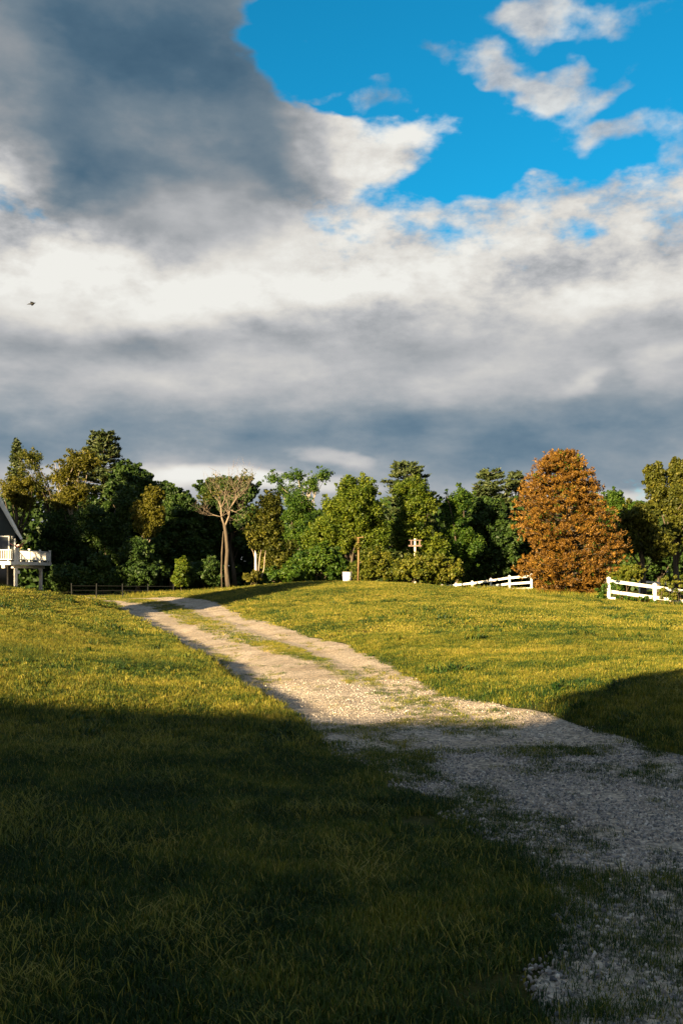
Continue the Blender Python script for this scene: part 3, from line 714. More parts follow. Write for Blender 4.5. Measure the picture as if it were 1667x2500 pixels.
B = broadleaf
B('leafy_tree', 'thin-crowned tree with open branches above the house deck', 'tree', 93, [(72, 1128, 44, 38), (100, 1178, 38, 42), (130, 1220, 30, 36)], 'leaf_olive', dens=0.38, rc=0.5, n_per=95, bark='bark', trunk=150, tr=0.13, group=WOOD, limbs=14)
B('leafy_tree', 'yellow-leaved tree right above the house roof', 'tree', 92, [(40, 1192, 46, 38), (62, 1225, 36, 34)], 'leaf_gold', dens=0.6, rc=0.5, n_per=120, group=WOOD, trunk=30)
B('leafy_tree', 'yellow-topped tree with a crooked pale trunk left of the tallest pine', 'tree', 89, [(196, 1128, 58, 34), (160, 1165, 40, 42), (186, 1205, 44, 40), (160, 1225, 40, 30)], 'leaf_gold', dens=0.6, rc=0.5, n_per=130, bark='bark_pale', trunk=176, tr=0.15, group=WOOD, limbs=14)
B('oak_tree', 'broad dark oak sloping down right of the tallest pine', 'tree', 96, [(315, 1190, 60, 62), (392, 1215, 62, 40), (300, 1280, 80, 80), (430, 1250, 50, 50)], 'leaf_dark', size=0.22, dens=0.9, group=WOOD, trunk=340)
B('leafy_tree', 'shade-darkened green leafy tree beside the right end of the house deck', 'tree', 89, [(150, 1300, 60, 66), (190, 1365, 62, 52), (125, 1355, 40, 50)], 'leaf_dark', group=WOOD, trunk=160)  # shade on this tree is partly put into its leaf colour
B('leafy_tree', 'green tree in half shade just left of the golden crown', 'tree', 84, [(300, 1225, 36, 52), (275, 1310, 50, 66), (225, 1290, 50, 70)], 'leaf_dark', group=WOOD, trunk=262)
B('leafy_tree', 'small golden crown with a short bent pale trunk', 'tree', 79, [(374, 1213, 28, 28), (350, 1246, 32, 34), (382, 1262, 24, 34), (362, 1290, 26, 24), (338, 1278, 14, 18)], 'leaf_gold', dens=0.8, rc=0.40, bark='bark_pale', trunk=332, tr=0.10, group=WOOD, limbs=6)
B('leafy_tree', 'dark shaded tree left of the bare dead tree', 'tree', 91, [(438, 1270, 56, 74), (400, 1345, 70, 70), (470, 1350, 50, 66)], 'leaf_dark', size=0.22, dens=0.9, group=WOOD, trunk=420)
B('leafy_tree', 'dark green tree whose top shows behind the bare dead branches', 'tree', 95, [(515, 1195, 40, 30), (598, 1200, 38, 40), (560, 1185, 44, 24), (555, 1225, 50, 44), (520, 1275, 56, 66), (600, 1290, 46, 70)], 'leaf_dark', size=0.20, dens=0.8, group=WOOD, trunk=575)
B('leafy_tree', 'olive cone-shaped tree behind the white broken trunk', 'tree', 79, [(660, 1235, 34, 42), (646, 1295, 50, 58), (680, 1360, 56, 58)], 'leaf_olive', size=0.15, rc=0.55, group=WOOD, trunk=665)
B('leafy_tree', 'airy tall tree with see-through feathery top left of the round maple', 'tree', 97, [(790, 1160, 36, 22), (715, 1163, 42, 22), (672, 1170, 30, 22), (752, 1185, 46, 26), (700, 1200, 40, 28)], 'leaf_green', dens=0.40, rc=0.5, n_per=75, bark='bark_pale', trunk=752, tr=0.14, group=WOOD, limbs=18)
B('leafy_tree', 'deep green tree filling the gap below the airy top', 'tree', 90, [(728, 1250, 44, 56), (745, 1320, 60, 60)], 'leaf_green', group=WOOD, trunk=735)
B('maple_tree', 'biggest bright round maple behind the white barrel', 'tree', 80, [(872, 1195, 56, 42), (858, 1245, 84, 58), (815, 1305, 66, 60), (905, 1310, 58, 64), (770, 1330, 40, 50)], 'leaf_maple', dens=0.9, rc=0.62, group=WOOD, trunk=862, tr=0.26)
B('maple_tree', 'tall yellow-green maple right behind the post with crossbars', 'tree', 84, [(1000, 1195, 48, 36), (1018, 1240, 56, 46), (1000, 1300, 56, 60), (1050, 1345, 52, 50)], 'leaf_maple', dens=0.85, rc=0.58, group=WOOD, trunk=1010, tr=0.24)
B('leafy_tree', 'medium green tree between the maples and the layered pine', 'tree', 87, [(1118, 1222, 44, 40), (1110, 1275, 40, 50), (1130, 1340, 56, 60)], 'leaf_green', group=WOOD, trunk=1115)
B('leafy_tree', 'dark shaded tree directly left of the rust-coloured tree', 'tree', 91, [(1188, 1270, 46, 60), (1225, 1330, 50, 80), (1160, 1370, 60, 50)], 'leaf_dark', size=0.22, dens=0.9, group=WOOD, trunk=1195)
B('leafy_tree', 'green tree showing just right of the rust-coloured tree top', 'tree', 92, [(1490, 1225, 40, 34), (1450, 1260, 60, 60), (1530, 1250, 60, 36)], 'leaf_green', group=WOOD, trunk=1480)
B('leafy_tree', 'olive spreading tree between the rust-coloured tree and right edge', 'tree', 70, [(1560, 1262, 50, 44), (1530, 1310, 46, 50), (1600, 1330, 50, 50)], 'leaf_olive', size=0.15, dens=0.7, rc=0.5, group=WOOD, trunk=1570)
B('leafy_tree', 'tall ragged grey-green tree at the far right edge', 'tree', 74, [(1598, 1165, 30, 40), (1655, 1160, 34, 42), (1630, 1215, 60, 46), (1660, 1280, 60, 70)], 'leaf_olive', size=0.15, dens=0.7, rc=0.48, group=WOOD, trunk=1655, tr=0.22)
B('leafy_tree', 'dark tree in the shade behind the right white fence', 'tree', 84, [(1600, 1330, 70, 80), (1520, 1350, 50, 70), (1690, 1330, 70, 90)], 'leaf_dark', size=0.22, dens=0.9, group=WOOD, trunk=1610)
BUSH = 'bushes along the edge of the lawn'
B('bush', 'large rounded bush in front of the post with crossbars', 'bush', 65, [(1015, 1388, 64, 36), (1085, 1393, 52, 34), (1050, 1374, 50, 26)], 'leaf_vine', size=0.125, rc=0.38, dens=1.0, n_per=140, trunk=1040, tr=0.06, group=BUSH)
B('bush', 'leafy bush beside the thin brown pole', 'bush', 68, [(915, 1365, 44, 34), (885, 1392, 40, 26), (935, 1395, 36, 22)], 'leaf_vine', size=0.125, rc=0.38, dens=1.0, n_per=140, trunk=905, tr=0.05, group=BUSH)
B('bush', 'green undergrowth bush left of the white barrel', 'bush', 74, [(790, 1365, 44, 44), (745, 1380, 46, 36), (820, 1385, 30, 34)], 'leaf_green', size=0.16, rc=0.45, trunk=785, tr=0.06, group=BUSH)
B('bush', 'low bright green bush right of the white broken trunk', 'bush', 71, [(672, 1404, 32, 20), (710, 1400, 36, 24)], 'leaf_green', size=0.18, rc=0.35, dens=0.8, trunk=690, tr=0.04, group=BUSH)
B('bush', 'small brownish bush at the foot of the white broken trunk', 'bush', 70, [(615, 1410, 22, 13), (626, 1402, 14, 12)], 'leaf_gold', size=0.14, rc=0.26, dens=0.7, n_per=90, trunk=618, tr=0.03, group=BUSH)
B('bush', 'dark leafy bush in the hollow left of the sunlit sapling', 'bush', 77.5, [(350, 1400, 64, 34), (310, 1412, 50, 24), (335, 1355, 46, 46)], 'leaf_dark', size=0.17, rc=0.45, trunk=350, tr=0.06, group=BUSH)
B('sapling', 'slim leafy sapling catching light left of the dead tree', 'sapling', 74, [(446, 1385, 16, 26), (440, 1412, 24, 22)], 'leaf_maple', size=0.18, rc=0.35, dens=0.8, trunk=442, tr=0.04)
B('bush', 'yellow-green bush behind the right white fence beside the rust-coloured tree', 'bush', 57, [(1540, 1396, 34, 20), (1515, 1408, 34, 18)], 'leaf_vine', size=0.13, rc=0.28, dens=0.8, n_per=110, trunk=1530, tr=0.03, group=BUSH)

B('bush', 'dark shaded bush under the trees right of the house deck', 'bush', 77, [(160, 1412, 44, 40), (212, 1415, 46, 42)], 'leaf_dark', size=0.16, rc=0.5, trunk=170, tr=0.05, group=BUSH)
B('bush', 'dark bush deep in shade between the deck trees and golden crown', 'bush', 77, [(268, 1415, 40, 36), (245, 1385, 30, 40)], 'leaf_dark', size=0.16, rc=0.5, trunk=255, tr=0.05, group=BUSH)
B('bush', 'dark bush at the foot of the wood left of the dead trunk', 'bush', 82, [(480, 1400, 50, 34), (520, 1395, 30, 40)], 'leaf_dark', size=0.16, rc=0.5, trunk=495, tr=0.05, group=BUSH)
# the wood's undergrowth, a mass nobody could count
n = 80000
x = (rng.random(n)*2-1)*56; y = 95+rng.random(n)*17; h = 6.5+3.0*fbm(x, y*0, 0.12, 61)+1.5*fbm(x, y, 0.6, 63)
z = rng.random(n)**1.25*h
V, Fc = cards(np.stack([x, y, z], 1), unit(rng.normal(size=(n, 3))+np.array([0, -0.5, 0.3])), 0.5+0.25*rng.random(n), 0.35+0.2*rng.random(n))
und = mesh_np('undergrowth', V, Fc, MT['leaf_dark'], tint=np.clip(rng.normal(0.45, 0.2, n), 0, 1)); tag(und, 'dense dark undergrowth deep in the wood', 'undergrowth', kind='stuff')

# ---- rust-coloured conifer: full ovoid of upturned needle tufts
def rust_tree():
    d = 61.0; rows = [(1104, 1350, 1396), (1112, 1332, 1410), (1125, 1312, 1424), (1160, 1279, 1454), (1200, 1256, 1470), (1240, 1250, 1489), (1275, 1248, 1505), (1300, 1254, 1520), (1320, 1266, 1536), (1345, 1284, 1534), (1365, 1270, 1524), (1380, 1240, 1520), (1400, 1262, 1510), (1425, 1292, 1490), (1446, 1318, 1456)]
    rows = np.array(rows, float); X = (1392-833.5)/F*d; g0 = z1(X, d)
    root = empty('rust_conifer', (X, d, g0)); tag(root, 'broad conifer with rust-orange needles between the two white fences', 'conifer')
    mb = MB(); top = CAM_Z+(1400-1106)/F*d-g0
    mb.tube([(0, 0, -0.2), (0.05, 0, top*0.5), (-0.45, 0, top*0.96)], [0.26, 0.17, 0.03], 8)
    Pt, Dr = [], []
    n_b = 1250
    for i in range(n_b):
        lay_ = (i+rng.random())/n_b; py = 1104+(1446-1104)*lay_**0.92
        py = py+7.5*math.sin(py*0.36)              # boughs gather in loose tiers
        a = rng.random()*6.283
        if vnoise(a*1.6, py/17.0, 1.0, 71) < 0.24: continue
        l = np.interp(py, rows[:, 0], rows[:, 1]); r_ = np.interp(py, rows[:, 0], rows[:, 2])
        cx = ((l+r_)/2-833.5)/F*d-X; hw = (r_-l)/2/F*d; zc = CAM_Z+(1400-py)/F*d-g0
        fr = rng.random()**0.45; rag = 0.80+0.32*float(vnoise(a*2.2, py/12.0, 1.0, 73))
        dv = np.array([math.cos(a)*hw, math.sin(a)*hw*0.92, 0])*rag
        tip = np.array([cx, 0, zc])+dv*(0.40+0.60*fr)
        base = np.array([-0.45*max(0, zc/top-0.5), 0, max(0.3, zc-0.12*np.linalg.norm(dv))])
        if rng.random() < 0.35: mb.tube([tuple(base), tuple(base*0.5+tip*0.5+[0, 0, -0.05]), tuple(tip)], [0.045, 0.03, 0.01], 4, cap=False)
        for k in range(6):
            f = 1-0.08*k*(0.6+0.8*rng.random()); p = base+(tip-base)*f+rng.normal(size=3)*np.array([0.17, 0.17, 0.06])
            Pt.append(p); Dr.append(unit((tip-base)[None])[0]*0.8+np.array([0, 0, 0.55]))
    Pt = np.array(Pt); Dr = unit(np.array(Dr)); per = 15
    P = np.repeat(Pt, per, 0); Dd = np.repeat(Dr, per, 0)
    T = unit(Dd+rng.normal(size=P.shape)*0.75); L = 0.10+0.11*rng.random(len(P))
    P = P+T*(L*0.5)[:, None]+rng.normal(size=P.shape)*0.04; N = unit(np.cross(T, rng.normal(size=P.shape)))
    V, Fc = cards(P, N, L, 0.035+0.030*rng.random(len(P)), T)
    V[:, 2] = np.maximum(V[:, 2], 0.0)
    ct = np.repeat(rng.normal(0, 0.15, len(Pt)), per)
    mesh_np('crown', V, Fc, MT['leaf_rust'], root, tint=np.clip(0.5+ct+rng.normal(0, 0.16, len(P)), 0, 1))
    # green boughs still alive inside
    k = rng.random(len(Pt)) < 0.06
    C = Pt[k]*np.array([0.93, 0.93, 1.0]); V, Fc, T2 = clump_leaves(C, np.full(len(C), 0.24), 16, 0.10)
    V[:, 2] = np.maximum(V[:, 2], 0.0)
    g = mesh_np('green_boughs', V, Fc, MT['leaf_green'], root, tint=T2)
    mb.build('trunk', MT['bark'], root, smooth=True)
rust_tree()

# ---- dead trees
def grow(mb, p, dv, L, r, lev, spread=0.55, up=0.12):
    p = Vector(p); dv = Vector(dv).normalized(); pts = [p]; rr = [r]
    for i in range(4):
        dv = (dv+Vector((rng.normal(), rng.normal(), rng.normal()*0.6))*0.20+Vector((0, 0, up))).normalized()
        p = p+dv*L/4; pts.append(p); rr.append(r*(1-0.17*(i+1)))
    mb.tube(pts, rr, 6 if lev > 1 else 4)
    if lev <= 0: return
    for k in range(3 if lev > 1 else 4):
        q = pts[rng.integers(2, 5)]; nd = (dv+Vector((rng.normal(), rng.normal(), rng.normal()*0.5))*spread).normalized()
        grow(mb, q, nd, L*(0.60+0.2*rng.random()), r*0.48, lev-1, spread, up)
def dead_tree():
    d = 76.0; X = (556-833.5)/F*d; g0 = z1(X, d); root = empty('dead_tree', (X, d, g0)); tag(root, 'bare dead tree with pale forked branches on a tall trunk', 'tree')
    k = d/F
    mb = MB(); fork = Vector(((548-556)*k, 0, CAM_Z+(1400-1280)*k-g0))
    mb.tube([(0, 0, -0.2), (0.02, 0, fork.z*0.12), (-0.10, 0, fork.z*0.38), (-0.02, 0, fork.z*0.62), (-0.12, 0, fork.z*0.85), tuple(fork)], [0.28, 0.19, 0.155, 0.145, 0.13, 0.12], 9)
    mb.tube([(-0.42, 0.3, -0.2), (-0.50, 0.3, fork.z*0.3), (-0.46, 0.2, fork.z*0.6), (-0.34, 0.1, fork.z*0.9)], [0.08, 0.07, 0.06, 0.03], 7)
    mb.build('trunk', MT['bark'], root, smooth=True)
    mb = MB(); W_ = lambda a_, b_, y_=0.0: Vector(((a_-556)*k, y_, CAM_Z+(1400-b_)*k-g0))
    limbs_ = [([(548, 1283), (541, 1262), (540, 1240), (533, 1220), (536, 1196), (531, 1176)], 0.11, 0.3), ([(550, 1284), (559, 1262), (562, 1242), (577, 1218), (588, 1213), (580, 1200), (590, 1180)], 0.12, -0.2),
              ([(541, 1262), (525, 1258), (512, 1254), (497, 1251)], 0.06, 0.2), ([(562, 1244), (574, 1250), (590, 1244)], 0.05, -0.3), ([(540, 1240), (550, 1218), (552, 1195), (560, 1172)], 0.06, -0.4),
              ([(577, 1218), (575, 1196), (582, 1172)], 0.045, 0.4), ([(559, 1262), (572, 1268)], 0.04, 0.1), ([(533, 1222), (516, 1206), (508, 1188)], 0.045, 0.5), ([(588, 1213), (602, 1196), (610, 1178)], 0.04, -0.5)]
    for pl, r, yo in limbs_:
        m_ = len(pl); P3 = [W_(x_, y_, yo*i_/max(1, m_-1)) for i_, (x_, y_) in enumerate(pl)]
        mb.tube(P3, [r*0.72*(1-0.8*i_/(m_-1)) for i_ in range(m_)], 6)
        for i_ in range(1, m_):
            for q_ in range(3):
                dv = (P3[i_]-P3[i_-1]).normalized()+Vector((rng.normal(), rng.normal(), rng.normal()*0.6+0.25))*0.7
                grow(mb, P3[i_], dv, 0.6+0.9*rng.random(), r*0.22, 1, 0.7, 0.14)
    mb.build('branches', MT['dead_branch'], root, smooth=True)
    V, Fc, T = clump_leaves(np.array([at(520, 1185, d), at(600, 1172, d), at(575, 1180, d), at(500, 1215, d), at(545, 1178, d)])+rng.normal(size=(5, 3))*0.3, np.full(5, 0.75), 110, 0.13)
    mesh_np('last_leaves', V, Fc, MT['leaf_olive'], root, tint=T, origin=(X, d, g0))
dead_tree()
def snag():
    d = 70.5; X = (624-833.5)/F*d; g0 = z1(X, d); k = d/F
    root = empty('broken_trunk', (X, d, g0)); tag(root, 'white broken dead trunk with one curved branch', 'dead trunk')
    zt = CAM_Z+(1400-1344)*k-g0
    MB().tube([(0, 0, -0.2), (0.02, 0, zt*0.5), (0.0, 0, zt*0.9), (-0.03, 0, zt)], [0.13, 0.10, 0.085, 0.02], 8).build('trunk', MT['bleached'], root, smooth=True)
    mb = MB(); mb.tube([(0.25, 0.1, 0), (0.20, 0.1, zt*0.5), (0.30, 0.1, zt*0.85), (0.40, 0.1, zt*1.02)], [0.07, 0.055, 0.04, 0.015], 6)
    mb.tube([(0.2, 0, zt*0.32), (0.42, 0, zt*0.36), (0.60, 0, zt*0.55), (0.66, 0, zt*0.85), (0.72, 0, zt)], [0.05, 0.045, 0.04, 0.03, 0.012], 6)
    mb.tube([(0, 0, zt*0.75), (-0.15, 0, zt*0.95), (-0.3, 0, zt*1.05)], [0.03, 0.02, 0.008], 5)
    mb.build('branches', MT['dead_wood'], root, smooth=True)
snag()

# ---- trees and the farm building beside and behind the viewpoint (their shadows lie on the lawn)
def off_tree(label, X, Y, H, Wd, mat='leaf_green', clear=0.25, n=46):
    g0 = z1(X, Y); root = empty('shade_tree', (X, Y, g0)); tag(root, label, 'tree', 'large trees standing outside the view')
    v = unit(rng.normal(size=(n, 3)))*((0.3+0.7*rng.random(n)**0.5)[:, None]); rc = Wd*0.17
    C = np.array([0, 0, H*(0.5+clear/2)])+v*np.array([Wd/2-rc*0.7, Wd/2-rc*0.7, H*(0.5-clear/2)-rc*0.7])
    V, Fc, T = clump_leaves(C, np.full(n, rc)*(0.8+0.5*rng.random(n)), 190, 0.42)
    mesh_np('crown', V, Fc, MT[mat], root, tint=T)
    mb = MB(); mb.tube([(0, 0, -0.2), (0.1, 0, H*0.3), (0, 0.1, H*0.6), (0, 0, H*0.85)], [H*0.03, H*0.024, H*0.016, 0.05], 8)
    for i in range(8): limb(mb, (0, 0, H*(0.25+0.4*rng.random())), C[rng.integers(n)], H*0.010, 0.03)
    mb.build('trunk', MT['bark'], root, smooth=True)
rng = np.random.default_rng(99)
off_tree('big tree off to the left whose shadow crosses the road bend', -29.5, 21.5, 13.0, 8.0)
off_tree('slim tree off to the left nearest the wood, shading its dark part', -30.3, 62.0, 14.5, 5.6, clear=0.1)
off_tree('broad tree off to the left of the house, shading its gable', -40.5, 62.0, 15.0, 8.5, clear=0.1)
off_tree('added high-crowned tree off to the left between the other two, shading the wood', -34.3, 62.0, 17.0, 6.0, clear=0.55)  # unseen tree added to darken the left wood, crown raised to keep the deck sunlit
off_tree('round tree by the farm building behind the viewpoint', -9.2, -8.6, 8.35, 5.4, clear=0.3)

def farm_building():
    root = empty('farm_building', (-19, -12.6, 0), R(-11)); tag(root, 'long gabled farm building standing behind the viewpoint', 'building')
    x0, x1, y0, y1, ze, zr = -14, 14.5, -4.5, 4.5, 3.6, 7.95
    MB().box((0.25, y0, ze/2), (x1-x0, 0.2, ze)).box((0.25, y1, ze/2), (x1-x0, 0.2, ze)).build('wall', MT['barn'], root)
    for xx in (x0, x1): MB().poly([(xx, y0, 0), (xx, y1, 0), (xx, y1, ze), (xx, 0, zr-0.1), (xx, y0, ze)], (0.2 if xx < 0 else -0.2, 0, 0)).build('gable', MT['barn'], root)
    for s in (-1, 1):
        MB().poly([(x0-0.4, s*(y1+0.5), ze-0.42), (x1+0.4, s*(y1+0.5), ze-0.42), (x1+0.4, 0, zr), (x0-0.4, 0, zr)], (0, 0, 0.14)).build('roof', MT['roof'], root)
    for i in range(5):
        w = MB().box((-10+5*i, y1+0.13, 1.7), (1.1, 0.06, 1.3)).build('window', MT['white'], root)
        MB().box((-10+5*i, y1+0.18, 1.7), (0.9, 0.04, 1.1)).build('pane', MT['glass'], w)
farm_building()
#TREESEND

# ================================================================== house with deck at the left edge
def house():
    # gable end faces the viewpoint; wall plane at Y = 80, right-hand corner at X = -26.1
    xc, yw, g0 = -26.15, 80.0, z1(-27, 80)
    root = empty('house', (xc-3.6*math.cos(R(19)), yw-3.6*math.sin(R(19)), g0), R(19)); tag(root, 'dark house with white-edged steep roof cut off by the left border', 'house')
    ox, oy = xc-3.6, yw
    ze = 4.45-g0; wd = 3.6; dep = 9.0
    z2 = ze+2.55*1.95; x2 = wd-2.55+0.38; zr = z2+x2*0.55
    prof = [(-wd, 0), (wd, 0), (wd, ze+0.55), (x2, z2-0.2), (0, zr-0.2), (-x2, z2-0.2), (-wd, ze+0.55)]
    MB().poly([(a, 0.0, c) for a, c in prof], (0, 0.2, 0)).build('gable_wall', MT['siding'], root)
    MB().poly([(a, dep, c) for a, c in prof], (0, -0.2, 0)).build('back_wall', MT['siding'], root)
    for s in (-1, 1): MB().box((s*(wd-0.1), dep/2, (ze+0.5)/2), (0.2, dep-0.42, ze+0.5)).build('side_wall', MT['siding'], root)
    # clapboards, each a board of its own, across the right of the gable that shows
    zz = 0.3
    while zz < ze+2.2:
        xr_ = wd-0.02 if zz < ze+0.5 else wd-0.02-(zz-ze-0.5)/1.95
        MB().box((xr_-1.6, -0.012, zz), (3.2, 0.022, 0.155)).build('clapboard', MT['siding'], root); zz += 0.165
    for s in (-1, 1):
        lo = (s*(wd+0.38), ze-0.05); mi = (s*x2, z2); to = (0, zr)
        r_ = MB().poly([(lo[0], -0.55, lo[1]), (lo[0], dep+0.4, lo[1]), (mi[0], dep+0.4, mi[1]), (mi[0], -0.55, mi[1])], (s*0.10, 0, 0.06)).poly([(mi[0], -0.55, mi[1]), (mi[0], dep+0.4, mi[1]), (to[0], dep+0.4, to[1]), (to[0], -0.55, to[1])], (0, 0, 0.12)).build('roof', MT['roof'], root)
        MB().bar((lo[0]+s*0.06, -0.60, lo[1]), (mi[0]+s*0.06, -0.60, mi[1]), 0.06, 0.20).bar((mi[0], -0.605, mi[1]+0.05), (0, -0.605, zr+0.05), 0.06, 0.20).build('rake_board', MT['trim'], r_)
        MB().box((lo[0]+s*0.10, dep/2-0.1, lo[1]-0.02), (0.05, dep+0.9, 0.16)).build('fascia', MT['trim'], r_)
        MB().poly([(s*(wd+0.02), -0.54, ze+0.42), (lo[0], -0.54, lo[1]-0.03), (mi[0], -0.54, mi[1]-0.06), (s*(x2-0.2), -0.54, z2-0.25)], (0, 0.5, 0)).build('soffit', MT['trim'], r_)
    MB().box((wd-0.06, -0.045, ze/2), (0.12, 0.03, ze)).build('corner_board', MT['trim'], root)
    # sliding door on the upper floor and a door below
    zd = 2.62-g0
    def frame(x0, x1, za, zb, nm):
        f_ = MB().box(((x0+x1)/2, -0.06, zb), (x1-x0+0.1, 0.05, 0.10)).box((x0, -0.06, (za+zb)/2-0.05), (0.10, 0.05, zb-za)).box((x1, -0.06, (za+zb)/2-0.05), (0.10, 0.05, zb-za)).build(nm, MT['white'], root)
        MB().box(((x0+x1)/2, -0.035, (za+zb)/2-0.05), (x1-x0-0.1, 0.02, zb-za-0.02)).build('pane', MT['glass'], f_)
        MB().box(((x0+x1)/2, -0.065, (za+zb)/2), (0.06, 0.04, zb-za-0.12)).build('rail', MT['white'], f_)
    frame(wd-2.3, wd-0.52, zd, 4.62-g0, 'patio_door'); frame(wd-2.4, wd-0.62, 0.15, 1.95, 'window')
    MB().tube([(wd-0.26, -0.10, 4.45-g0), (wd-0.26, -0.12, 4.55-g0), (wd-0.26, -0.10, 4.65-g0)], [0.05, 0.09, 0.04], 8).build('wall_lamp', MT['white'], root)
house()
def deck():
    """raised deck: front rail at Y = 75, right-hand rail running back along X = -24.3"""
    xa, xb, ya, yb = -32.0, -24.35, 75.0, 83.6; zf = 2.57; g = z1(-25, 76)
    root = empty('deck', (xb, ya, g)); tag(root, 'raised white deck with baluster railing on posts beside the dark house', 'deck')
    def L(x, y, z): return (x-xb, y-ya, z-g)
    MB().box(L((xa+xb)/2-0.04, 77.4, zf-0.03), (xb-xa-0.1, 4.72, 0.05)).box(L(xb-0.92, 81.7, zf-0.03), (1.74, 3.8, 0.05)).build('deck_floor', MT['white_worn'], root)
    MB().box(L((xa+xb)/2, ya, zf-0.14), (xb-xa, 0.06, 0.26)).build('fascia', MT['white'], root)
    MB().box(L(xb+0.032, (ya+yb)/2, zf-0.14), (0.06, yb-ya, 0.26)).build('fascia', MT['white'], root)
    MB().box(L(xb-0.55, (ya+yb)/2+0.1, zf-0.40), (0.16, yb-ya-0.6, 0.22)).build('beam', MT['white_worn'], root)
    MB().box(L(xb-1.1, ya+0.1, zf-0.40), (0.22, 0.24, 0.24)).build('beam', MT['white'], root)
    for (x, y, w) in ((-24.62, 75.35, 0.22), (-24.82, 82.3, 0.24), (-29.6, 75.35, 0.22)):
        gl = z1(x, y); p = MB().box(L(x, y, (gl-0.1+zf-0.52)/2), (w, w, zf-0.52-gl+0.1)).bevel(0.012).build('post', MT['white'], root)
        if y > 80: MB().bar(L(x+0.02, y, zf-1.1), L(x+0.02, y-0.6, zf-0.55), 0.08, 0.08).build('brace', MT['white'], p)
    MB().box(L(-24.45, 75.5, 1.75), (0.16, 0.12, 0.24)).build('meter_box', MT['white_worn'], root)
    def rail(p, q, npost):
        p, q = Vector(p), Vector(q); Ln = (q-p).length; u = (q-p)/Ln
        MB().bar(p+Vector((0, 0, 0.86)), q+Vector((0, 0, 0.86)), 0.09, 0.06).build('top_rail', MT['white'], root)
        MB().bar(p+Vector((0, 0, 0.14)), q+Vector((0, 0, 0.14)), 0.07, 0.07).build('bottom_rail', MT['white'], root)
        nb = int(Ln/0.135)
        me = None
        for i in range(1, nb):
            c = p+u*(Ln*i/nb)+Vector((0, 0, 0.50))
            if me is None:
                o = MB().box((0, 0, 0), (0.045, 0.045, 0.66)).build('baluster', MT['white'], root); me = o.data
            else: o = link(bpy.data.objects.new('baluster', me), root)
            o.location = c
        for i in range(npost+1):
            c = p+u*(Ln*i/npost)
            po = MB().box(c+Vector((0, 0, 0.47)), (0.13, 0.13, 0.96)).build('rail_post', MT['white'], root)
            MB().box(c+Vector((0, 0, 0.98)), (0.17, 0.17, 0.05)).build('cap', MT['white'], po)
        for i in range(2*npost):
            c = p+u*(Ln*(i+0.5)/(2*npost)); MB().box(c+Vector((0, 0, 0.05)), (0.06, 0.06, 0.10)).build('foot_block', MT['white'], root)
    rail(L(xa, ya+0.08, zf), L(xb-0.15, ya+0.08, zf), 3)
    rail(L(xb-0.06, ya+0.18, zf), L(xb-0.06, yb-0.1, zf), 3)
deck()
def flag():
    a = Vector((-24.28, 75.0, 3.38)); b_ = Vector((-23.40, 74.2, 4.28))
    root = empty('flag', a); tag(root, 'red and white flag drooping from a slanted pole on the deck corner', 'flag')
    MB().tube([(0, 0, -0.1), tuple(b_-a)], [0.020, 0.016], 8).build('flag_pole', MT['gold'], root)
    MB().tube([tuple((b_-a)*0.97), tuple((b_-a)*1.02), tuple((b_-a)*1.08), tuple((b_-a)*1.16)], [0.02, 0.05, 0.04, 0.008], 8).build('finial', MT['gold'], root)
    # cloth: hoist along the pole, blown back to the left in folds
    nu, nv = 18, 14; V = []; T = []
    h0, h1 = (b_-a)*0.30, (b_-a)*0.72
    for j in range(nv):
        v = j/(nv-1)
        for i in range(nu):
            u = i/(nu-1); p = h0.lerp(h1, v)
            fly = Vector((-0.92*u, 0.10*math.sin(u*9+v*2), 0.30*u-0.50*u*(1-u)-0.26*v*u*2.0+0.04*math.sin(u*14)))
            V.append(tuple(p+fly))
    id_ = np.arange(nu*nv).reshape(nv, nu); Fq = np.stack([id_[:-1, :-1], id_[:-1, 1:], id_[1:, 1:], id_[1:, :-1]], -1).reshape(-1, 4)
    T = np.repeat((np.arange(nv-1)//2 % 2).astype(float), nu-1)
    o = mesh_np('cloth', np.array(V), Fq, MT['flag'], root, tint=T, smooth=True)
    md = o.modifiers.new('thickness', 'SOLIDIFY'); md.thickness = 0.006
flag()

# ================================================================== fences
def post_mesh(w, h):
    mb = MB(); mb.box((0, 0, h/2-0.1), (w, w, h+0.2)); mb.box((0, 0, h+0.015), (w*1.25, w*1.25, 0.035))
    a = w*0.6; z0 = h+0.033
    b_ = [(-a, -a, z0), (a, -a, z0), (a, a, z0), (-a, a, z0)]; t_ = (0, 0, z0+w*0.45)
    for i in range(4): mb.poly([b_[i], b_[(i+1) % 4], t_])
    return mb
def fence(name, label, pts, rails, ph, mat, pw=0.12, rh=0.15, rt=0.04, group=None, tops=None, drop=()):
    """posts at pts (X, Y, Z ground); rails are heights above the ground; each post and rail its own mesh"""
    o0 = pts[0]; root = empty(name, o0); tag(root, label, 'fence', group)
    me = None
    for i, p in enumerate(pts):
        if me is None: o = post_mesh(pw, ph).build('post', mat, root); me = o.data
        else: o = link(bpy.data.objects.new('post', me), root)
        o.location = Vector(p)-Vector(o0); o.rotation_euler = (rng.normal()*0.015, rng.normal()*0.015, 0)
    for i, (p, q) in enumerate(zip(pts, pts[1:])):
        for j, h in enumerate(rails):
            if (i, j) in drop: continue
            a = Vector(p)-Vector(o0)+Vector((0, 0, h+rng.normal()*0.012)); b_ = Vector(q)-Vector(o0)+Vector((0, 0, h+rng.normal()*0.012))
            u = (b_-a).normalized(); MB().bar(a+u*0.01, b_-u*0.01, rt, rh).build('rail', mat, root)
    return root
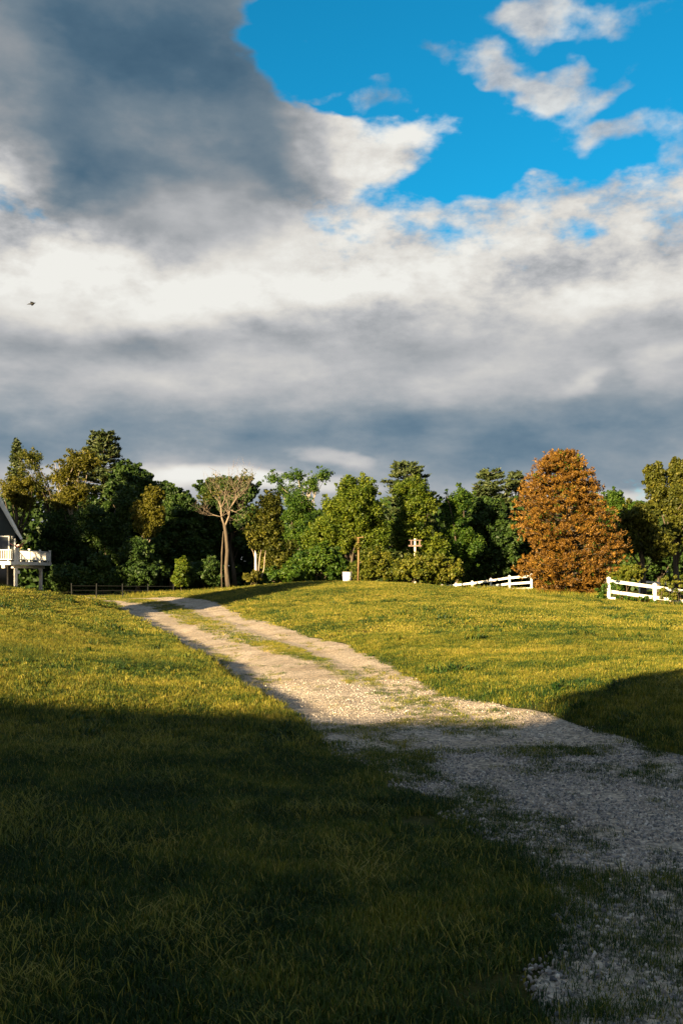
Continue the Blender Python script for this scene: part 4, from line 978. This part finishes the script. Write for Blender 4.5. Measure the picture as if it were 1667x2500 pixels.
# left white fence: sinks behind the crest of the lawn to the left
tops = [(1297, 1401, 66), (1243, 1405, 68), (1197, 1412, 70), (1152, 1418.5, 72), (1112, 1423.5, 74), (1078, 1427, 76), (1048, 1429, 78)]
FH = 1.28
pts = []
for px, py, d in tops:
    x, y, z = at(px, py, d); pts.append((x, y, z-FH))
fence('white_fence', 'white three-rail fence left of the rust-coloured tree, sinking behind the lawn', pts, (1.12, 0.72, 0.34), FH-0.05, MT['white'])
tops = [(1484, 1411, 52), (1596, 1426, 52.2), (1712, 1443, 52.4)]
pts = [(lambda q: (q[0], q[1], q[2]-1.15))(at(*t_)) for t_ in tops]
rf = fence('white_fence', 'white two-rail fence at right edge overgrown with vines', pts, (0.99, 0.46), 1.12, MT['white'], pw=0.15, rh=0.17)
tops = [(1560, 1414, 74), (1640, 1421, 76), (1720, 1429, 78)]
pts = [(lambda q: (q[0], q[1], q[2]-1.25))(at(*t_)) for t_ in tops]
fence('white_fence', 'white fence standing behind the vine-covered fence at the right', pts, (1.08, 0.62), 1.2, MT['white'])
# fallen rail lying in front of the end post
x, y, z = at(1484, 1460, 51.6); x2_, y2_, z2_ = at(1514, 1463, 51.2)
o = MB().bar((0, 0, 0), (0.30, 0.0, -0.01), 0.05, 0.15).build('fallen_rail', MT['white'], None); o.location = (x+0.02, y-0.12, z1(x, y-0.1)+0.09)
tag(o, 'short white rail piece fallen at the foot of the end post', 'board')
# dark fence in the hollow on the left
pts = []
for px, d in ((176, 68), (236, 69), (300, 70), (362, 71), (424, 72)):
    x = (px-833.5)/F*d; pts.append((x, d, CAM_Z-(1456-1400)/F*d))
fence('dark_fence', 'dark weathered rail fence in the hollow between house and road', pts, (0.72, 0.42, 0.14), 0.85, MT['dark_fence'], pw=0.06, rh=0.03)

# vines on the right fence
def vine(label, spots, n_per=48, size=0.085, rad=0.13, mat='leaf_vine'):
    C = np.array([at(*s) for s in spots]); C = np.repeat(C, 4, 0)+rng.normal(size=(len(C)*4, 3))*np.array([0.16, 0.12, 0.12])
    o0 = C.mean(0); o0[2] = z1(o0[0], o0[1]); root = empty('vine', o0); tag(root, label, 'vine', 'vines on the right fence')
    V, Fc, T = clump_leaves(C, np.full(len(C), rad), n_per, size); mesh_np('foliage', V, Fc, MT[mat], root, tint=T, origin=o0)
    mb = MB()
    for c in C[::3]: limb(mb, (c[0]-o0[0]+rng.normal()*0.1, c[1]-o0[1], 0), c-o0, 0.012, 0.005, seg=4)
    mb.build('stem', MT['bark'], root)
vine('green vine climbing the end post of the right white fence', [(1484, 1430, 51.9), (1472, 1440, 51.9), (1468, 1452, 51.9), (1492, 1428, 51.9), (1475, 1458, 51.7), (1500, 1455, 52.2)], mat='leaf_green')
vine('yellow-green vine spilling over the fence at the right border', [(1625, 1422, 52.0), (1638, 1430, 52.0), (1622, 1445, 52.0), (1640, 1452, 52.0), (1650, 1445, 52.0), (1615, 1452, 52.2), (1655, 1415, 52.3), (1630, 1412, 52.4)])
vine('low vine along the bottom rail of the right white fence', [(1515, 1458, 52.1), (1535, 1459, 52.1), (1555, 1461, 52.2), (1575, 1462, 52.2), (1600, 1466, 52.2), (1630, 1468, 52.1), (1655, 1472, 52.1)], n_per=50, mat='leaf_green')

# ================================================================== barrel, poles, bird
def barrel():
    d = 60.0; X = (847-833.5)/F*d; g0 = z1(X, d); root = empty('barrel', (X, d, g0)); tag(root, 'white plastic barrel on the crest of the lawn', 'barrel')
    zt = CAM_Z+(1400-1397)/F*d-g0; r = 0.265
    pr = [(0.0, 0.84), (0.05, 0.90), (0.30, 0.94), (0.33, 0.98), (0.36, 0.95), (0.62, 0.98), (0.65, 1.02), (0.68, 0.99), (0.96, 1.0), (1.0, 0.96)]
    bm = bmesh.new(); rings = []; S = 24
    for f, w in pr: rings.append([bm.verts.new((r*w*math.cos(6.2832*k/S), r*w*math.sin(6.2832*k/S), f*zt)) for k in range(S)])
    inner = [bm.verts.new((r*0.90*math.cos(6.2832*k/S), r*0.90*math.sin(6.2832*k/S), zt*0.999)) for k in range(S)]
    bott = [bm.verts.new((r*0.86*math.cos(6.2832*k/S), r*0.86*math.sin(6.2832*k/S), zt*0.1)) for k in range(S)]
    for A_, B_ in zip(rings+[inner], rings[1:]+[inner, bott]):
        if A_ is B_: continue
        for k in range(S): bm.faces.new((A_[k], A_[(k+1) % S], B_[(k+1) % S], B_[k]))
    bm.faces.new(rings[0][::-1]); bm.faces.new(bott)
    mb = MB(); mb.bm.free(); mb.bm = bm; mb.build('body', MT['barrel'], root, smooth=True)
    mb = MB(); mb.tube([(r*1.0*math.cos(6.2832*k/20), r*1.0*math.sin(6.2832*k/20), zt) for k in range(21)], [0.014]*21, 6); mb.build('rim', MT['barrel'], root, smooth=True)
barrel()
def brown_pole():
    d = 63.0; X = (874-833.5)/F*d; g0 = z1(X, d); zt = CAM_Z+(1400-1312)/F*d-g0
    root = empty('wooden_pole', (X, d, g0)); tag(root, 'thin brown pole with vine leaves at its top, right of barrel', 'pole')
    MB().tube([(0, 0, -0.2), (0.02, 0, zt*0.5), (0.0, 0, zt)], [0.06, 0.052, 0.045], 8).build('shaft', MT['pole'], root, smooth=True)
    MB().bar((-0.16, 0, zt-0.03), (0.34, 0, zt+0.02), 0.035, 0.04).build('crossbar', MT['pole'], root)
    C = np.array([(rng.normal()*0.09, rng.normal()*0.08, zt*(0.74+0.26*rng.random())) for _ in range(9)])
    V, Fc, T = clump_leaves(C, np.full(9, 0.16), 40, 0.11); mesh_np('vine', V, Fc, MT['leaf_gold'], root, tint=T)
brown_pole()
def cross_post():
    d = 68.0; X = (1012.5-833.5)/F*d; g0 = z1(X, d); k = d/F; zz = lambda py: CAM_Z+(1400-py)*k-g0
    root = empty('post_with_crossbars', (X, d, g0)); tag(root, 'pale post carrying a reddish wooden frame above the large bush', 'post')
    MB().box((0, 0, zz(1315)/2), (0.13, 0.13, zz(1315))).bevel(0.012).build('shaft', MT['bleached'], root)
    MB().box((0.01, -0.10, zz(1319)), (31*k, 0.05, 0.045)).build('crossbar', MT['plank'], root)
    MB().box((0.0, -0.10, zz(1332.5)), (32*k, 0.05, 0.10)).build('crossbar', MT['plank'], root)
    for px in (1003, 1023.5): MB().box(((px-1012.5)*k, -0.14, zz(1325.5)), (0.085, 0.04, 13*k)).build('upright', MT['plank'], root)
cross_post()
def bird():
    d = 42.0; c = at(79.5, 741.5, d); k = d/F; s = 0.051*k      # s: metres per zoomed pixel of the outline below
    root = empty('bird', c); tag(root, 'small black bird flying in front of bright cloud at upper left', 'bird')
    f = lambda x, y: ((x-790)*s, -(y-810)*s)
    # body: spindle from tail to head
    sp = [(560, 845, 2), (640, 825, 26), (720, 822, 34), (800, 810, 46), (860, 795, 40), (905, 782, 24), (960, 770, 3)]
    mb = MB(); mb.tube([(f(x, y)[0], 0, f(x, y)[1]) for x, y, _ in sp], [r*s for *_, r in sp], 10)
    mb.build('body', MT['bird'], root, smooth=True)
    def wing(pts):
        v = [(f(x, y)[0], dy*s, f(x, y)[1]) for x, y, dy in pts]; MB().poly(v, (0, 8*s, 4*s)).build('wing', MT['bird'], root)
    wing([(720, 820, 0), (690, 770, 60), (655, 668, 150), (700, 672, 150), (760, 695, 120), (830, 715, 70), (860, 790, 0)])
    wing([(740, 830, 0), (770, 880, -60), (800, 945, -140), (825, 955, -150), (870, 915, -100), (910, 810, 0)])
    MB().poly([(f(535, 858)[0], 0, f(535, 858)[1]), (f(530, 838)[0], 6*s, f(530, 838)[1]), (f(650, 805)[0], 0, f(650, 805)[1]), (f(650, 835)[0], 0, f(650, 835)[1])], (0, 5*s, 3*s)).build('tail', MT['bird'], root)
bird()
